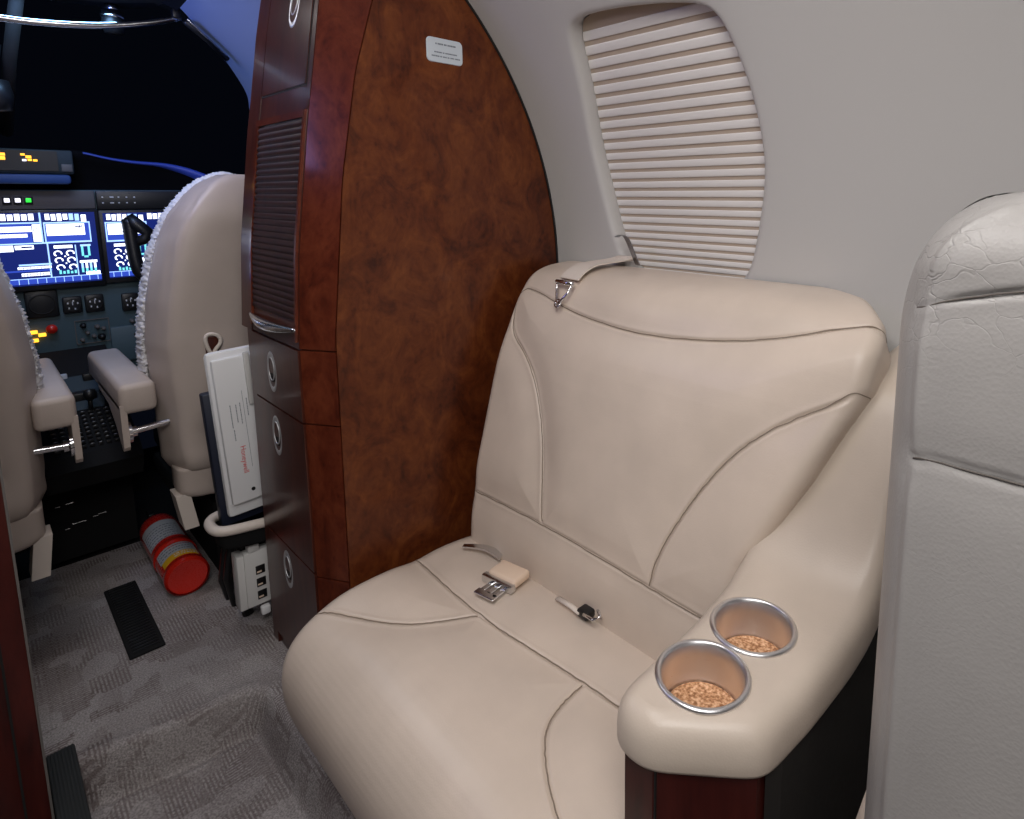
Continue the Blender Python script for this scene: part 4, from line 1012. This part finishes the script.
T = Matrix.Translation((.308, 1.748, .0495)) @ Matrix.Rotation(math.radians(-90), 4, 'X') @ Matrix.Rotation(0, 4, 'Z')
r_ = .0465
m = MB(); m.lathe([(0,.004),(.034,.003),(.042,.0),(.0455,.004),(r_,.012),(r_,.30),(.043,.33),(.032,.352),(.018,.365),(.018,.375),(0,.375)], 48, T); m.build('cylinder', M['red'], fe, sharp=.8)
def wrap(z0, z1, a0, a1, mat, name, h=.0004):
    rows = [[tuple(T @ Vector(((r_+h)*math.cos(a), (r_+h)*math.sin(a), z))) for a in np.linspace(math.radians(a0), math.radians(a1), 30)] for z in (z0, z1)]
    return grid_obj(name, np.array(rows), M[mat], fe)
# after the rotation the cylinder's local -y is world up
wrap(.030,.062,-150,-45,'yellow','yellow_label'); lb_ = wrap(.058,.108,-155,-42,'label','instruction_label',.0006); wrap(.160,.275,-165,-45,'label','upper_label')
def bars(z0, z1, a0, a1, rows_, name, mat):
    m = MB()
    for k in range(rows_):
        z = z0+(z1-z0)*k/max(rows_-1, 1); a = a0
        while a < a1:
            w = random.uniform(3, 9); vs_ = []
            for zz_ in (z-.0022, z+.0022):
                for aa in (a, a+w): vs_.append(tuple(T @ Vector(((r_+.001)*math.cos(math.radians(aa)), (r_+.001)*math.sin(math.radians(aa)), zz_))))
            m.poly(vs_, [(0,1,3,2)]); a += w+random.uniform(1.5, 4)
    m.build(name, M[mat], fe)
bars(.070,.098,-150,-52,3,'label_print','ink'); bars(.165,.24,-158,-60,6,'label_print','ink'); bars(.040,.050,-110,-45,2,'label_print','white'); bars(.098,.102,-120,-60,1,'label_print','red_ink')
m = MB(); m.lathe([(r_,.116),(r_+.002,.118),(r_+.002,.142),(r_,.144)], 48, T); m.build('band', M['red'], fe, sharp=.8)
m = MB(); m.lathe([(r_,-.0),(r_+.0015,.002),(r_+.0015,.022),(r_,.024)], 48, T); m.build('band', M['red'], fe, sharp=.8)
m = MB(); m.box((.296, 2.11, .03), (.320, 2.145, .065), .004); m.box((.296, 2.12, .06), (.312, 2.165, .078), .003); m.build('valve', M['black'], fe, sharp=.5)

dh = root('document_pouch', (.40, 1.52, .25), 'cream rimmed black holder on the front of the wood cabinet', 'holder')
oval = [(.322,1.478),(.316,1.50),(.318,1.535),(.335,1.56),(.38,1.575),(.48,1.575),(.54,1.56),(.54,1.47),(.48,1.462),(.40,1.466),(.345,1.468)]
ov_ = smooth_line(oval, 70, closed=True)
m = MB(); m.tube([(x, y, .272-.10*(x-.32)) for x, y in ov_], .011, 12, closed=True); m.build('rim', M['cream'], dh, smooth=True)
P = np.array([[(.43+(x-.43)*k, 1.517+(y-1.517)*k, z-.10*(x-.32)) for x, y in ov_] for z, k in ((.272,.97),(.228,.93),(.222,.88))])
grid_obj('pouch', P, M['soft_black'], dh, closed_v=True, caps=(False, True))
bk = root('navy_binder', (.42, 1.54, .27), 'thin navy binder standing in the holder behind the white folder', 'binder')
def lean(m_, x0, x1, y0, y1, z0, z1, tilt, bev, mat=0):
    """upright slab leaning towards -x at the top"""
    R = Matrix.Rotation(tilt, 3, 'Y'); m_.box((x0,y0,z0), (x1,y1,z1), bev, 2, R, mat); return m_
m = MB(); lean(m, .333, .53, 1.519, 1.545, .262, .575, -.047, .004); m.build('cover', M['navy'], bk, sharp=.5)
wf = root('white_folder', (.42, 1.51, .27), 'white plastic checklist folder with red print standing in the holder', 'folder')
m = MB(); lean(m, .342, .54, 1.500, 1.519, .285, .668, -.045, .009); m.build('back_cover', M['white'], wf, sharp=.6)
m = MB(); lean(m, .349, .54, 1.486, 1.4995, .318, .655, -.050, .006); fcv = m.build('front_cover', M['white'], wf, sharp=.6)
rot = Matrix.Rotation(-.050, 4, 'Y')
fx = Matrix.Translation((.4445, 1.4852, .4865)) @ rot
m = MB()
text_mesh(m, 'Honeywell', .0150, fx @ Matrix.Translation((-.0605, 0, -.068)) @ Matrix.Rotation(math.pi/2, 4, 'X') @ Matrix.Rotation(math.radians(-90), 4, 'Z')); m.build('red_print', M['red_ink'], fcv)
m = MB()
for k, (x, z0, z1) in enumerate(((-.073,.01,.062),(-.0715,-.02,.002),(-.062,.02,.062),(-.054,.015,.064),(-.047,-.09,.064),(-.040,.03,.066))):
    z = z0
    while z < z1:
        hh = random.choice((.002,.003,.005)) if k != 4 else .03
        b_ = bmesh.new(); bmesh.ops.create_cube(b_, size=1)
        for v in b_.verts: v.co = Vector((v.co.x*(.0016 if k != 4 else .0006), v.co.y*.0004, v.co.z*hh))
        b_.transform(fx @ Matrix.Translation((x, 0, z+hh/2))); m._add(b_); z += hh+(.0012 if k != 4 else 0)
m.build('print', M['ink'], fcv)
m = MB(); m.lathe([(0,0),(.0042,0),(.0042,.001),(0,.001)], 12, fx @ Matrix.Translation((-.052, 0, -.142)) @ Matrix.Rotation(math.pi/2, 4, 'X')); m.build('dot_mark', M['black'], fcv)
m = MB(); lean(m, .4025, .414, 1.476, 1.486, .54, .66, -.04, .003); m.build('clip', M['offwhite'], wf, sharp=.5)
bx_ = root('white_module', (.385, 1.50, .03), 'white plastic module with dark slots mounted low before the wood cabinet', 'module')
def wm(x0, x1, y0, y1, z0, z1, bev=.003):
    m = MB(); m.box((x0+.017,y0,z0), (x1+.017,y1,z1), bev); return m
wm(.352,.52,1.490,1.515,.055,.190).build('body', M['offwhite'], bx_, sharp=.5)
wm(.338,.356,1.495,1.535,.052,.185).build('side_flange', M['offwhite'], bx_, sharp=.5)
wm(.361,.385,1.488,1.51,.188,.208,.004).build('top_tab', M['offwhite'], bx_, sharp=.5)
wm(.376,.395,1.478,1.492,.032,.052,.003).build('foot', M['white'], bx_, sharp=.5)
for r in range(3):
    for c in range(2):
        x = .3735+c*.026; z = .131-r*.031
        sl = wm(x, x+.0195, 1.4885, 1.4905, z, z+.021, .001).build('slot', M['black'], bx_, sharp=.5)
        wm(x+.002, x+.012, 1.4878, 1.489, z+.004, z+.008, .0005).build('slot_contact', M['buckle_leather'], sl, sharp=.5)
m = MB(); m.tube([(.385,1.56,.0),(.375,1.575,.06),(.378,1.56,.13),(.39,1.56,.20)], .012, 10); m.tube([(.375,1.62,.0),(.366,1.635,.07),(.370,1.61,.14),(.385,1.60,.20)], .009, 10); m.tube([(.372,1.66,.0),(.362,1.67,.05),(.368,1.65,.12),(.38,1.65,.20)], .008, 10)
tag(m.build('cable_bundle', M['black'], None, smooth=True), 'black cables running down behind the white module', 'cable')

# ------------------------------------------------------------------ lights
def area(name, loc, target, sx, sy, power, col=(1,1,1), spread=180):
    l = bpy.data.lights.new(name, 'AREA'); l.shape = 'RECTANGLE'; l.size = sx; l.size_y = sy; l.energy = power; l.color = col; l.spread = math.radians(spread)
    o = bpy.data.objects.new(name, l); COL.objects.link(o); o.location = loc
    o.rotation_euler = (Vector(target)-Vector(loc)).to_track_quat('-Z', 'Y').to_euler(); return o
area('flash_bounce', (-.12, .0, 1.50), (.55, .75, .35), .55, .55, 9.5, (1., .965, .93))
area('ceiling_wash', (.22, .50, 1.575), (.45, .60, 0), .16, .7, 4.4, (1., .97, .94))
area('aisle_fill', (-.35, -.7, 1.15), (.5, .6, .5), .5, .5, 1.0, (1., .98, .97))
area('cockpit_blue', (.05, 1.72, 1.40), (.62, 2.05, 1.35), .12, .12, 1.1, (.14, .28, 1.))
area('cockpit_flood', (.17, 1.98, 1.44), (.17, 2.3, .6), .3, .06, .9, (.30, .58, 1.))
area('glareshield_flood', (.48, 2.12, 1.25), (.52, 2.36, 1.08), .10, .05, .10, (.15, .25, 1.))
area('entry_glow', (-.27, 1.27, 1.44), (.46, 1.13, 1.12), .24, .42, 1.3, (.42, .38, 1.))
area('entry_fill', (.10, 1.62, 1.52), (.17, 1.6, 0), .2, .3, 1.9, (1., .97, .95))  # added fill without a fixture, brightens the forward floor and folder
w = bpy.data.worlds.new('night'); SC.world = w; w.use_nodes = True
w.node_tree.nodes['Background'].inputs[0].default_value = (.0015,.002,.004,1); w.node_tree.nodes['Background'].inputs[1].default_value = 1.
SC.view_settings.view_transform = 'Standard'; SC.view_settings.look = 'None'; SC.view_settings.exposure = .24
